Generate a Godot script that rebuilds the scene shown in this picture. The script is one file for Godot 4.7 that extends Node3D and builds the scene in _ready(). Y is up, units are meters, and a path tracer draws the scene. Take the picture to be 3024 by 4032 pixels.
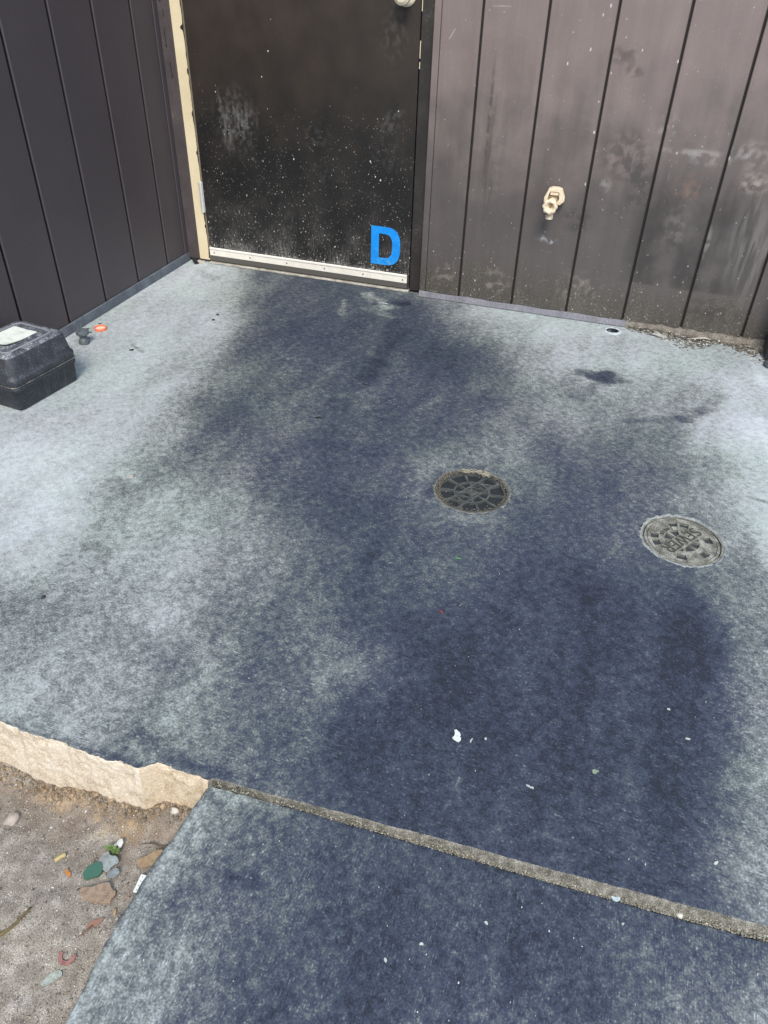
extends Node3D

var rng := RandomNumberGenerator.new()
var used := {}
var worn_tex: ImageTexture

# ---------------------------------------------------------------- naming
func numbered(called: String) -> String:
	if not used.has(called):
		used[called] = 0
		return called
	used[called] += 1
	return "%s_%03d" % [called, used[called]]

func tag(o: Node3D, label: String, category: String, group := "", kind := "") -> Node3D:
	o.set_meta("label", label)
	if category != "":
		o.set_meta("category", category)
	if group != "":
		o.set_meta("group", group)
	if kind != "":
		o.set_meta("kind", kind)
	return o

func thing(called: String, label: String, category: String, at := Vector3.ZERO, turn := 0.0, group := "", kind := "") -> Node3D:
	var o := Node3D.new()
	o.name = numbered(called)
	add_child(o)
	o.position = at
	o.rotation.y = turn
	return tag(o, label, category, group, kind)

func part(called: String, m: Mesh, mat: Material, parent: Node, at := Vector3.ZERO) -> MeshInstance3D:
	var o := MeshInstance3D.new()
	o.name = numbered(called) if parent == self else called
	o.mesh = m
	o.material_override = mat
	parent.add_child(o, true)
	o.position = at
	return o

# ---------------------------------------------------------------- mesh helpers
func begin() -> SurfaceTool:
	var st := SurfaceTool.new()
	st.begin(Mesh.PRIMITIVE_TRIANGLES)
	return st

func done(st: SurfaceTool, smooth := false) -> ArrayMesh:
	if smooth:
		st.index()
	st.generate_normals()
	return st.commit()

func flat(st: SurfaceTool) -> void:
	st.set_smooth_group(0xFFFFFFFF)

func tri(st: SurfaceTool, a: Vector3, b: Vector3, c: Vector3, n: Vector3) -> void:
	if (b - a).cross(c - a).dot(n) > 0.0:
		var t := b
		b = c
		c = t
	st.add_vertex(a)
	st.add_vertex(b)
	st.add_vertex(c)

func quad(st: SurfaceTool, a: Vector3, b: Vector3, c: Vector3, d: Vector3, n: Vector3) -> void:
	tri(st, a, b, c, n)
	tri(st, a, c, d, n)

# box with chamfered edges
func cbox(st: SurfaceTool, lo: Vector3, hi: Vector3, ch: float) -> void:
	flat(st)
	var ctr := (lo + hi) / 2.0
	var h := (hi - lo) / 2.0
	ch = minf(ch, minf(h.x, minf(h.y, h.z)) * 0.9)
	var v := func(s: Vector3, axis: int) -> Vector3:
		var e := h - Vector3(ch, ch, ch)
		e[axis] = h[axis]
		return ctr + s * e
	for ax in 3:
		var b1 := (ax + 1) % 3
		var b2 := (ax + 2) % 3
		for s in [-1.0, 1.0]:
			var q := []
			for uv in [[-1, -1], [1, -1], [1, 1], [-1, 1]]:
				var sg := Vector3.ZERO
				sg[ax] = s
				sg[b1] = uv[0]
				sg[b2] = uv[1]
				q.append(v.call(sg, ax))
			var n := Vector3.ZERO
			n[ax] = s
			quad(st, q[0], q[1], q[2], q[3], n)
			for s2 in [-1.0, 1.0]:
				var p := []
				for t in [-1.0, 1.0]:
					var sg := Vector3.ZERO
					sg[ax] = s
					sg[b1] = s2
					sg[b2] = t
					p.append([v.call(sg, ax), v.call(sg, b1)])
				var n2 := Vector3.ZERO
				n2[ax] = s
				n2[b1] = s2
				quad(st, p[0][0], p[1][0], p[1][1], p[0][1], n2)
	for sx in [-1.0, 1.0]:
		for sy in [-1.0, 1.0]:
			for sz in [-1.0, 1.0]:
				var sg := Vector3(sx, sy, sz)
				tri(st, v.call(sg, 0), v.call(sg, 1), v.call(sg, 2), sg)

func box_mesh(lo: Vector3, hi: Vector3, ch := 0.001) -> ArrayMesh:
	var st := begin()
	cbox(st, lo, hi, ch)
	return done(st)

# surface of revolution about +Y (profile: Vector2(radius, y))
func lathe(st: SurfaceTool, prof: Array, n := 32, at := Transform3D.IDENTITY) -> void:
	for k in prof.size() - 1:
		var a: Vector2 = prof[k]
		var b: Vector2 = prof[k + 1]
		for i in n:
			var t0 := TAU * i / n
			var t1 := TAU * (i + 1) / n
			var d0 := Vector3(cos(t0), 0, sin(t0))
			var d1 := Vector3(cos(t1), 0, sin(t1))
			var e := b - a
			var nn := at.basis * ((d0 + d1) * e.y + Vector3(0, -2.0 * e.x, 0))
			quad(st, at * (d0 * a.x + Vector3(0, a.y, 0)), at * (d1 * a.x + Vector3(0, a.y, 0)), at * (d1 * b.x + Vector3(0, b.y, 0)), at * (d0 * b.x + Vector3(0, b.y, 0)), nn)

func lathe_mesh(prof: Array, n := 32, at := Transform3D.IDENTITY) -> ArrayMesh:
	var st := begin()
	flat(st)
	lathe(st, prof, n, at)
	return done(st)

func tube(st: SurfaceTool, pts: Array, radii: Array, n := 8) -> void:
	st.set_smooth_group(1)
	var rings := []
	for i in pts.size():
		var d: Vector3 = (pts[min(i + 1, pts.size() - 1)] - pts[max(i - 1, 0)]).normalized()
		var u := d.cross(Vector3.UP if absf(d.y) < 0.9 else Vector3.RIGHT).normalized()
		var w := d.cross(u)
		var r := []
		for k in n:
			r.append(pts[i] + (u * cos(TAU * k / n) + w * sin(TAU * k / n)) * radii[i])
		rings.append(r)
	for i in pts.size() - 1:
		for k in n:
			var c: Vector3 = (pts[i] + pts[i + 1]) / 2.0
			var q: Vector3 = rings[i][k]
			quad(st, rings[i][k], rings[i][(k + 1) % n], rings[i + 1][(k + 1) % n], rings[i + 1][k], (q + rings[i][(k + 1) % n]) / 2.0 - c + (c - (pts[i] as Vector3)))
	for e in [0, pts.size() - 1]:
		for k in n:
			tri(st, pts[e], rings[e][k], rings[e][(k + 1) % n], (pts[e] - pts[1 if e == 0 else e - 1]))

# flat extruded polygon in XZ, y0..y1, with chamfer-less rim
func slab_poly(st: SurfaceTool, poly: PackedVector2Array, y0: float, y1: float) -> void:
	flat(st)
	var idx := Geometry2D.triangulate_polygon(poly)
	for k in range(0, idx.size(), 3):
		var a := poly[idx[k]]
		var b := poly[idx[k + 1]]
		var c := poly[idx[k + 2]]
		tri(st, Vector3(a.x, y1, a.y), Vector3(b.x, y1, b.y), Vector3(c.x, y1, c.y), Vector3.UP)
		tri(st, Vector3(a.x, y0, a.y), Vector3(b.x, y0, b.y), Vector3(c.x, y0, c.y), Vector3.DOWN)
	var ctr := Vector2.ZERO
	for q in poly:
		ctr += q / poly.size()
	for k in poly.size():
		var a := poly[k]
		var b := poly[(k + 1) % poly.size()]
		var m := (a + b) / 2.0 - ctr
		quad(st, Vector3(a.x, y0, a.y), Vector3(b.x, y0, b.y), Vector3(b.x, y1, b.y), Vector3(a.x, y1, a.y), Vector3(m.x, 0, m.y))

func sector(st: SurfaceTool, r0: float, r1: float, a0: float, a1: float, y0: float, y1: float) -> void:
	flat(st)
	var n := maxi(2, int(ceil(absf(a1 - a0) / 0.14)))
	for i in n:
		var t0 := lerpf(a0, a1, float(i) / n)
		var t1 := lerpf(a0, a1, float(i + 1) / n)
		var d0 := Vector3(cos(t0), 0, sin(t0))
		var d1 := Vector3(cos(t1), 0, sin(t1))
		var u1 := Vector3(0, y1, 0)
		var u0 := Vector3(0, y0, 0)
		quad(st, d0 * r0 + u1, d0 * r1 + u1, d1 * r1 + u1, d1 * r0 + u1, Vector3.UP)
		quad(st, d0 * r1 + u0, d1 * r1 + u0, d1 * r1 + u1, d0 * r1 + u1, d0)
		quad(st, d0 * r0 + u0, d1 * r0 + u0, d1 * r0 + u1, d0 * r0 + u1, -d0)
	if absf(a1 - a0) < TAU - 0.01:
		for e in [a0, a1]:
			var d := Vector3(cos(e), 0, sin(e))
			var nn := Vector3(-sin(e), 0, cos(e)) * (1.0 if e == a1 else -1.0)
			quad(st, d * r0 + Vector3(0, y0, 0), d * r1 + Vector3(0, y0, 0), d * r1 + Vector3(0, y1, 0), d * r0 + Vector3(0, y1, 0), nn)

# thin bent flake with ragged outline, lying on the ground
func flake(outline: PackedVector2Array, thick: float, bend: float, curl: float) -> ArrayMesh:
	if outline.size() < 22:
		var fine := PackedVector2Array()
		for k in outline.size():
			var p0 := outline[k]
			var p1 := outline[(k + 1) % outline.size()]
			var wob := (p1 - p0).orthogonal() * 0.10
			fine.append(p0.lerp(p1, 0.2) + wob * rng.randf_range(-0.4, 0.4))
			fine.append(p0.lerp(p1, 0.5) + wob * rng.randf_range(-1.0, 1.0))
			fine.append(p0.lerp(p1, 0.8) + wob * rng.randf_range(-0.4, 0.4))
		outline = fine
	var st := begin()
	flat(st)
	var f := func(q: Vector2) -> float:
		return bend * sin(q.x * 90.0 + 1.0) + curl * q.length_squared() * 100.0
	var ctr := Vector2.ZERO
	for q in outline:
		ctr += q / outline.size()
	var n := outline.size()
	for k in n:
		var a := outline[k]
		var b := outline[(k + 1) % n]
		var ma := ctr.lerp(a, 0.5)
		var mb := ctr.lerp(b, 0.5)
		for up in [1.0, -1.0]:
			var o := thick * (1.0 if up > 0 else 0.0)
			var pa := Vector3(a.x, f.call(a) + o, a.y)
			var pb := Vector3(b.x, f.call(b) + o, b.y)
			var qa := Vector3(ma.x, f.call(ma) + o, ma.y)
			var qb := Vector3(mb.x, f.call(mb) + o, mb.y)
			var pc := Vector3(ctr.x, f.call(ctr) + o, ctr.y)
			quad(st, pa, pb, qb, qa, Vector3(0, up, 0))
			tri(st, qa, qb, pc, Vector3(0, up, 0))
		var e := (a + b) / 2.0 - ctr
		quad(st, Vector3(a.x, f.call(a), a.y), Vector3(b.x, f.call(b), b.y), Vector3(b.x, f.call(b) + thick, b.y), Vector3(a.x, f.call(a) + thick, a.y), Vector3(e.x, 0, e.y))
	return done(st)

func blob_outline(rx: float, rz: float, n: int, rough: float) -> PackedVector2Array:
	var o := PackedVector2Array()
	for k in n:
		var t := TAU * k / n
		var s := 1.0 + rng.randf_range(-rough, rough)
		o.append(Vector2(cos(t) * rx * s, sin(t) * rz * s))
	return o

func pebble(size: Vector3, rough := 0.25, n := 7) -> ArrayMesh:
	var st := begin()
	st.set_smooth_group(1)
	var rows := []
	for j in range(1, 5):
		var a := PI * j / 5.0
		var r := []
		for k in n:
			var t := TAU * k / n
			r.append(Vector3(cos(t) * sin(a), cos(a), sin(t) * sin(a)) * size * (1.0 + rng.randf_range(-rough, rough)))
		rows.append(r)
	var top := Vector3(0, size.y, 0)
	for k in n:
		tri(st, top, rows[0][k], rows[0][(k + 1) % n], rows[0][k] + top)
		tri(st, -top, rows[3][k], rows[3][(k + 1) % n], rows[3][k] - top)
		for j in 3:
			quad(st, rows[j][k], rows[j][(k + 1) % n], rows[j + 1][(k + 1) % n], rows[j + 1][k], rows[j][k] + rows[j + 1][k])
	return done(st)

# ---------------------------------------------------------------- materials and textures
func noise_bytes(w: int, h: int, freq: float, oct: int, sd: int, kind := FastNoiseLite.TYPE_SIMPLEX_SMOOTH) -> PackedByteArray:
	return noise_image(w, h, freq, oct, sd, kind).get_data()

func noise_image(w: int, h: int, freq: float, oct: int, sd: int, kind := FastNoiseLite.TYPE_SIMPLEX_SMOOTH) -> Image:
	var n := FastNoiseLite.new()
	n.noise_type = kind
	n.seed = sd
	n.frequency = freq
	n.fractal_octaves = oct
	n.fractal_type = FastNoiseLite.FRACTAL_FBM if oct > 1 else FastNoiseLite.FRACTAL_NONE
	var im := n.get_image(w, h)
	im.convert(Image.FORMAT_L8)
	return im

func streak_image(w: int, h: int, squeeze: int, freq: float, oct: int, sd: int, vertical := false) -> Image:
	var im := noise_image(w if vertical else w / squeeze, h / squeeze if vertical else h, freq, oct, sd)
	im.resize(w, h, Image.INTERPOLATE_CUBIC)
	return im

func lut(stops: Array, cols: Array, tint := Color.WHITE) -> PackedByteArray:
	var out := PackedByteArray()
	for i in 256:
		var t := i / 255.0
		var k := 0
		while k < stops.size() - 2 and t > stops[k + 1]:
			k += 1
		var c: Color = (cols[k] as Color).lerp(cols[k + 1], clampf((t - stops[k]) / (stops[k + 1] - stops[k]), 0, 1))
		c = Color(c.r * tint.r, c.g * tint.g, c.b * tint.b).linear_to_srgb()
		out.append(clampi(int(c.r * 255.0 + 0.5), 0, 255))
		out.append(clampi(int(c.g * 255.0 + 0.5), 0, 255))
		out.append(clampi(int(c.b * 255.0 + 0.5), 0, 255))
	return out

func tex(im: Image) -> ImageTexture:
	return ImageTexture.create_from_image(im)

func L(r: float, g: float, b: float) -> Color:
	return Color(r, g, b).linear_to_srgb()

# mottled colour texture from two noises through a ramp of linear colours
func mottle(size: int, f1: float, f2: float, mix: float, sd: int, stops: Array, cols: Array, contrast := 1.0) -> Image:
	var a := noise_bytes(size, size, f1, 4, sd)
	var b := noise_bytes(size, size, f2, 2, sd + 7)
	var lt := lut(stops, cols)
	var out := PackedByteArray()
	out.resize(size * size * 3)
	var m1 := int(256 * (1.0 - mix) * contrast)
	var m2 := int(256 * mix * contrast)
	for i in size * size:
		var v := clampi(128 + (((a[i] - 128) * m1 + (b[i] - 128) * m2) >> 8), 0, 255) * 3
		out[i * 3] = lt[v]
		out[i * 3 + 1] = lt[v + 1]
		out[i * 3 + 2] = lt[v + 2]
	return Image.create_from_data(size, size, false, Image.FORMAT_RGB8, out)

func mat(c: Color, rough := 0.8, metal := 0.0) -> StandardMaterial3D:
	var m := StandardMaterial3D.new()
	m.albedo_color = c
	m.roughness = rough
	m.metallic = metal
	return m

func tmat(im: Image, rough := 0.85, tri_scale := 0.0, bump: Image = null, bump_cm := 0.1) -> StandardMaterial3D:
	var m := mat(Color.WHITE, rough)
	m.albedo_texture = tex(im)
	if tri_scale > 0.0:
		m.uv1_triplanar = true
		m.uv1_world_triplanar = true
		m.uv1_scale = Vector3.ONE * tri_scale
	if bump:
		m.heightmap_enabled = true
		m.heightmap_texture = tex(bump)
		m.heightmap_scale = bump_cm
	return m

# ---------------------------------------------------------------- concrete
# worn darkness of the concrete, one digit per 10 cm of floor (0 clean ... 9 black with grime)
const WEAR := [
	"1125777888543322222222233", "1113778888765322222233333", "1112578888886433223333333", "1112478888888644333333322", "1112368888899765433333222",
	"2222247888899986444444222", "2222236888889987554454222", "2222236877888987655554222", "2222235777788888655664222", "2222235677778887666765322",
	"2222234677788887677775322", "2222223677788876678875322", "2222223577789866778876422", "2222223466778877788876533", "2222222466678887788887655",
	"1111112455567888889988655", "1111111444556788899999655", "1111111244456789999999666", "1111111244456779999999655", "1111112244446767999999555",
	"1112224454455778999999555", "1224444444455688999998555", "4444444454456678999998555"]
const WEAR_WALK := ["66889999998866", "66799999987655", "66789999987655", "66688988887655", "55688888887655", "55668888887655", "55668888887555"]

func wear_field(rows: Array, w: int, h: int, x0: float, z0: float, wx: float, wz: float, warp: float, marks: Array, sd: int) -> Image:
	var cols: int = rows[0].length()
	var small := PackedByteArray()
	for r in rows:
		for k in cols:
			small.append(int(r[k]) * 23)
	var im := Image.create_from_data(cols, rows.size(), false, Image.FORMAT_L8, small)
	im.resize(w, h, Image.INTERPOLATE_CUBIC)
	var src := im.get_data()
	var nx := noise_bytes(w, h, 0.016, 3, sd)
	var ny := noise_bytes(w, h, 0.016, 3, sd + 1)
	var out := PackedByteArray()
	out.resize(w * h)
	var px := warp / wx * w
	for j in h:
		for i in w:
			var k := j * w + i
			var si := clampi(i + int((nx[k] - 128) / 128.0 * px), 0, w - 1)
			var sj := clampi(j + int((ny[k] - 128) / 128.0 * px), 0, h - 1)
			out[k] = src[sj * w + si]
	# marks: [x, z, x2, z2, radius, amount, softness]
	for m in marks:
		var a := Vector2(m[0], m[1])
		var b := Vector2(m[2], m[3])
		var rad: float = m[4]
		var lo := Vector2(minf(a.x, b.x) - rad * 1.6, minf(a.y, b.y) - rad * 1.6)
		var hi := Vector2(maxf(a.x, b.x) + rad * 1.6, maxf(a.y, b.y) + rad * 1.6)
		var ab := b - a
		var ll := maxf(ab.length_squared(), 1e-9)
		for j in range(maxi(0, int((lo.y - z0) / wz * h)), mini(h, int((hi.y - z0) / wz * h) + 1)):
			for i in range(maxi(0, int((lo.x - x0) / wx * w)), mini(w, int((hi.x - x0) / wx * w) + 1)):
				var q := Vector2(x0 + (i + 0.5) / w * wx, z0 + (j + 0.5) / h * wz)
				var t := clampf((q - a).dot(ab) / ll, 0, 1)
				var k := j * w + i
				var d := (q - a - ab * t).length() / rad + (nx[(k * 3) % (w * h)] - 128) / 128.0 * 0.45 + (ny[k] - 128) / 128.0 * 0.35
				var f := 1.0 - smoothstep(1.0 - m[6], 1.0, d)
				if f > 0.0:
					out[k] = clampi(int(out[k] + m[5] * f), 0, 255)
	return Image.create_from_data(w, h, false, Image.FORMAT_L8, out)

func concrete(wear: Image, w: int, h: int, vertical: bool, sd: int) -> Array:
	wear.resize(w, h, Image.INTERPOLATE_CUBIC)
	var s := wear.get_data()
	var n1i := noise_image(w / 2, h / 8, 0.022, 4, sd)  # drawn out along the run-off
	n1i.resize(w, h, Image.INTERPOLATE_CUBIC)
	var n1 := n1i.get_data()
	var n2 := noise_bytes(w, h, 0.13, 3, sd + 1, FastNoiseLite.TYPE_VALUE_CUBIC)
	var fine := noise_image(w, h, 0.61, 2, sd + 2, FastNoiseLite.TYPE_VALUE)
	var n3 := fine.get_data()
	var fl := noise_bytes(w, h, 0.03, 5, sd + 9)
	var sti := streak_image(w, h, 8, 0.42, 2, sd + 3, vertical)
	var st := sti.get_data()
	var ti := noise_image(w / 8, h / 8, 0.02, 3, sd + 4)
	ti.resize(w, h, Image.INTERPOLATE_CUBIC)
	var tn := ti.get_data()
	var stops := [0.0, 0.1, 0.25, 0.35, 0.5, 0.675, 0.81, 1.0]
	var cols := [Color(0.485, 0.53, 0.566), Color(0.38, 0.418, 0.446), Color(0.322, 0.357, 0.367), Color(0.237, 0.261, 0.263), Color(0.126, 0.142, 0.147), Color(0.051, 0.063, 0.086), Color(0.028, 0.038, 0.068), Color(0.009, 0.013, 0.024)]
	var all := PackedByteArray()
	for t in 8:
		var f := t / 7.0
		all.append_array(lut(stops, cols, Color(lerpf(0.98, 1.012, f), lerpf(1.01, 0.988, f), lerpf(0.97, 1.015, f))))
	var out := PackedByteArray()
	out.resize(w * h * 3)
	var hb := PackedByteArray()
	hb.resize(w * h)
	for i in w * h:
		var a := n2[i] - 128
		var c := n3[i] - 128
		var e := st[i] - 128
		var grain := (a * 80 + c * 104 + e * clampi(34 + (fl[i] - 128), 4, 70)) >> 8
		var b := fl[i] - 128
		var v := s[i] + (((n1[i] - 128) * 44 + b * 30) >> 8) + grain
		# pale flecks where the grime has worn off the high spots
		if e + c < -80:
			v += (e + c + 80) >> 1
		v = clampi(v, 0, 255)
		var t := clampi((tn[i] - 40) / 22, 0, 7)
		var k := (t * 256 + v) * 3
		var o := i * 3
		out[o] = all[k]
		out[o + 1] = all[k + 1]
		out[o + 2] = all[k + 2]
		hb[i] = clampi(128 + ((c * 80 + e * 80 + a * 40) >> 8), 0, 255)
	var im := Image.create_from_data(w, h, false, Image.FORMAT_RGB8, out)
	for k in w * h / 60000:
		var p := Vector2(rng.randf() * w, rng.randf() * h)
		var t := rng.randf_range(-0.5, 0.5) + (PI / 2.0 if vertical else 0.0)
		var bright := rng.randf() < 0.6
		for q in rng.randi_range(12, 70):
			t += rng.randf_range(-0.05, 0.05)
			p += Vector2(cos(t), sin(t)) * 1.2
			splat(im, p.x, p.y, 0.7, Color(0.62, 0.66, 0.68, 0.22) if bright else Color(0.10, 0.11, 0.13, 0.22))
	for k in w * h / 3500:
		splat(im, rng.randf() * w, rng.randf() * h, rng.randf_range(0.6, 1.5), Color(0.10, 0.11, 0.13, rng.randf_range(0.15, 0.5)))
	for k in w * h / 9000:
		splat(im, rng.randf() * w, rng.randf() * h, rng.randf_range(0.6, 1.4), Color(0.66, 0.70, 0.70, rng.randf_range(0.15, 0.55)), rng.randf_range(0.6, 1.6))
	return [im, Image.create_from_data(w, h, false, Image.FORMAT_L8, hb)]

# front edge of the upper slab
func slab_front(x: float) -> float:
	if x < 1.165:
		return 2.193
	if x < 1.188:
		return lerpf(2.193, 2.174, (x - 1.165) / 0.023)
	if x < 1.285:
		return 2.172
	return 2.166 - (x - 1.285) * 0.0545

var edge_noise := FastNoiseLite.new()

func en(a: float, b: float) -> float:
	return edge_noise.get_noise_2d(a, b)

func slab_edge_at(x: float) -> float:
	var chip := maxf(0.0, en(x * 900.0, 40.0)) * 0.008
	if x > 1.285:
		return slab_front(x) + en(x * 900.0, 3.0) * 0.0012 + en(x * 6000.0, 3.0) * 0.0012 - chip * 0.35
	return slab_front(x) + en(x * 1700.0, 3.0) * 0.002 + en(x * 5000.0, 9.0) * 0.0022 + en(x * 12000.0, 9.0) * 0.0012 - chip - maxf(0.0, en(x * 3000.0, 140.0) - 0.1) * 0.010

func ground_y(x: float, z: float) -> float:
	var y := -0.128 + 0.055 * smoothstep(2.19, 2.46, z) + 0.03 * smoothstep(0.95, 1.28, x) * (1.0 - smoothstep(2.2, 2.5, z))
	y += 0.016 * exp(-pow((z - 2.205) / 0.03, 2.0)) * (0.55 + 0.45 * sin(x * 31.0))
	y += 0.012 * exp(-(pow((x - 1.155) / 0.035, 2.0) + pow((z - 2.235) / 0.025, 2.0)))
	if x > 0.4 and x < 1.6 and z > 1.9 and z < 3.2:
		y += en(x * 420.0, z * 420.0) * 0.008 + en(x * 1900.0, z * 1900.0 + 90.0) * 0.0035
	return y

func _ready() -> void:
	rng.seed = 4711
	# ------------------------------------------------ camera, sky, light, exposure
	var cam := Camera3D.new()
	cam.name = "camera"
	add_child(cam)
	cam.transform = Transform3D(Basis(Vector3(0.949, 0.025, -0.316), Vector3(-0.21, 0.796, -0.568), Vector3(0.237, 0.605, 0.76)).orthonormalized(), Vector3(1.76, 1.112, 2.779))
	cam.fov = 67.92
	cam.near = 0.02
	cam.far = 300.0
	cam.current = true

	var sky_mat := ProceduralSkyMaterial.new()
	sky_mat.sky_top_color = Color(0.66, 0.74, 0.84)
	sky_mat.sky_horizon_color = Color(0.86, 0.88, 0.90)
	sky_mat.sky_curve = 0.2
	sky_mat.ground_bottom_color = Color(0.42, 0.40, 0.37)
	sky_mat.ground_horizon_color = Color(0.60, 0.58, 0.55)
	sky_mat.sun_angle_max = 1.0
	var sky := Sky.new()
	sky.sky_material = sky_mat
	var env := Environment.new()
	env.background_mode = Environment.BG_SKY
	env.sky = sky
	env.tonemap_mode = Environment.TONE_MAPPER_LINEAR
	env.tonemap_exposure = 2.3
	env.sdfgi_enabled = true
	env.ssao_enabled = true
	env.ssil_enabled = true
	var we := WorldEnvironment.new()
	we.name = "environment"
	we.environment = env
	add_child(we)

	var sun := DirectionalLight3D.new()
	sun.name = "sun"
	add_child(sun)
	sun.light_energy = 0.5
	sun.light_color = Color(1.0, 0.97, 0.92)
	sun.light_angular_distance = 22.0
	sun.shadow_enabled = true
	sun.look_at_from_position(Vector3.ZERO, -Vector3(0.25, 1.0, 0.85))

	edge_noise.seed = 5
	edge_noise.frequency = 0.01
	edge_noise.fractal_octaves = 3

	# ------------------------------------------------ setting
	build_ground()
	build_slabs()
	build_left_wall()
	build_right_wall()
	build_door()
	# ------------------------------------------------ things
	build_cover("sewer_cover", "pale dusty round sewer cover with raised letters, right of the dark cover", Vector3(2.014, 0, 1.241), Vector2(-0.064, 0.092), false)
	build_cover("sewer_cover", "dark grimy round sewer cover with straw and dirt packed in its rim", Vector3(1.504, 0, 1.219), Vector2(-0.061, 0.112), true)
	build_spigot()
	build_box()
	build_small_things()
	build_debris()

# ---------------------------------------------------------------- ground
func build_ground() -> void:
	var xs := PackedFloat32Array([-80, -40, -20, -10, -5, -2, -1, 0, 0.4, 0.6])
	var x := 0.7
	while x < 1.33:
		xs.append(x)
		x += 0.0055
	for v in [1.4, 1.6, 2, 3, 5, 10, 20, 40, 80]:
		xs.append(v)
	var zs := PackedFloat32Array([-80, -40, -20, -10, -5, -2, 0, 1, 1.9])
	var z := 2.14
	while z < 2.75:
		zs.append(z)
		z += 0.0055
	for v in [2.9, 3.2, 4, 6, 10, 20, 40, 80]:
		zs.append(v)
	var st := begin()
	st.set_smooth_group(1)
	for j in zs.size():
		for i in xs.size():
			st.set_uv(Vector2(xs[i], zs[j]))
			st.add_vertex(Vector3(xs[i], ground_y(xs[i], zs[j]), zs[j]))
	var w := xs.size()
	for j in zs.size() - 1:
		for i in w - 1:
			var k := j * w + i
			for q in [k, k + 1, k + w + 1, k, k + w + 1, k + w]:
				st.add_index(q)
	st.generate_normals()
	var n := 1024
	var a := noise_bytes(n, n, 0.02, 4, 31)
	var b := noise_bytes(n, n, 0.3, 3, 32)
	var c := noise_bytes(n, n, 0.008, 3, 33)
	var base := lut([0, 0.3, 0.5, 0.7, 0.86, 1], [Color(0.12, 0.106, 0.092), Color(0.20, 0.176, 0.15), Color(0.275, 0.240, 0.203), Color(0.34, 0.300, 0.258), Color(0.44, 0.415, 0.39), Color(0.6, 0.58, 0.56)])
	var clay := lut([0, 0.5, 1], [Color(0.14, 0.09, 0.05), Color(0.36, 0.25, 0.145), Color(0.5, 0.38, 0.25)])
	var humus := lut([0, 0.5, 1], [Color(0.075, 0.057, 0.043), Color(0.22, 0.172, 0.135), Color(0.36, 0.30, 0.25)])
	var out := PackedByteArray()
	out.resize(n * n * 3)
	var size := 0.72
	for j in n:
		var wz := 2.1 + size * j / n
		for i in n:
			var k := j * n + i
			var wx := 0.66 + size * i / n
			var v := clampi(128 + (((a[k] - 128) * 150 + (b[k] - 128) * 290) >> 8), 0, 255) * 3
			var near := clampf(1.0 - (wz - 2.205 - (c[k] - 128) * 0.0007) / 0.035, 0, 1) * clampf(1.0 - (wx - 1.10) / 0.08, 0, 1)
			var lump := clampf(1.5 - Vector2((wx - 1.155) / 0.032, (wz - 2.232) / 0.028).length() - (a[k] - 128) * 0.008, 0, 1)
			var cl := maxf(near * 0.8, lump)
			var hu := clampf(1.0 - absf(wz - 2.235 + (c[k] - 128) * 0.0008) / 0.07, 0, 1) * 1.0
			for ch in 3:
				var col := lerpf(base[v + ch], humus[v + ch], hu)
				out[k * 3 + ch] = int(lerpf(col, clay[v + ch], cl * (0.55 + 0.45 * clampf((a[k] - 90) / 60.0, 0, 1))))
	var im := Image.create_from_data(n, n, false, Image.FORMAT_RGB8, out)
	var m := tmat(im, 0.95)
	m.uv1_scale = Vector3(1.0 / size, 1.0 / size, 1)
	m.uv1_offset = Vector3(-0.66 / size, -2.1 / size, 0)
	m.heightmap_enabled = true
	m.heightmap_texture = tex(Image.create_from_data(n, n, false, Image.FORMAT_L8, b))
	m.heightmap_scale = 0.04
	tag(part("ground", st.commit(), m, self), "bare tan dirt ground with grit beside the concrete slab", "dirt", "", "structure")

# ---------------------------------------------------------------- concrete slabs
func cover_hole(st: SurfaceTool, c: Vector2, r: float, lo: Vector2, hi: Vector2, uvf: Callable) -> void:
	var n := 64
	var angs := []
	for i in n:
		angs.append(TAU * i / n)
	for q in [lo, hi, Vector2(lo.x, hi.y), Vector2(hi.x, lo.y)]:
		angs.append(fposmod((q - c).angle(), TAU))
	angs.sort()
	for i in angs.size():
		var t0: float = angs[i]
		var t1: float = angs[(i + 1) % angs.size()]
		var pts := []
		for t in [t0, t1]:
			var d := Vector2(cos(t), sin(t))
			var s := 1e9
			if absf(d.x) > 1e-6:
				s = minf(s, ((hi.x if d.x > 0 else lo.x) - c.x) / d.x)
			if absf(d.y) > 1e-6:
				s = minf(s, ((hi.y if d.y > 0 else lo.y) - c.y) / d.y)
			pts.append([c + d * r, c + d * s])
		uvquad(st, pts[0][0], pts[0][1], pts[1][1], pts[1][0], uvf)

func uvquad(st: SurfaceTool, a: Vector2, b: Vector2, c: Vector2, d: Vector2, uvf: Callable, y := 0.0) -> void:
	var q := [a, b, c, a, c, d]
	var area := (b - a).cross(c - a) + (c - a).cross(d - a)
	if area < 0.0:
		q = [a, c, b, a, d, c]
	for v in q:
		st.set_uv(uvf.call(v))
		st.set_normal(Vector3.UP)
		st.add_vertex(Vector3(v.x, y, v.y))

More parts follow.
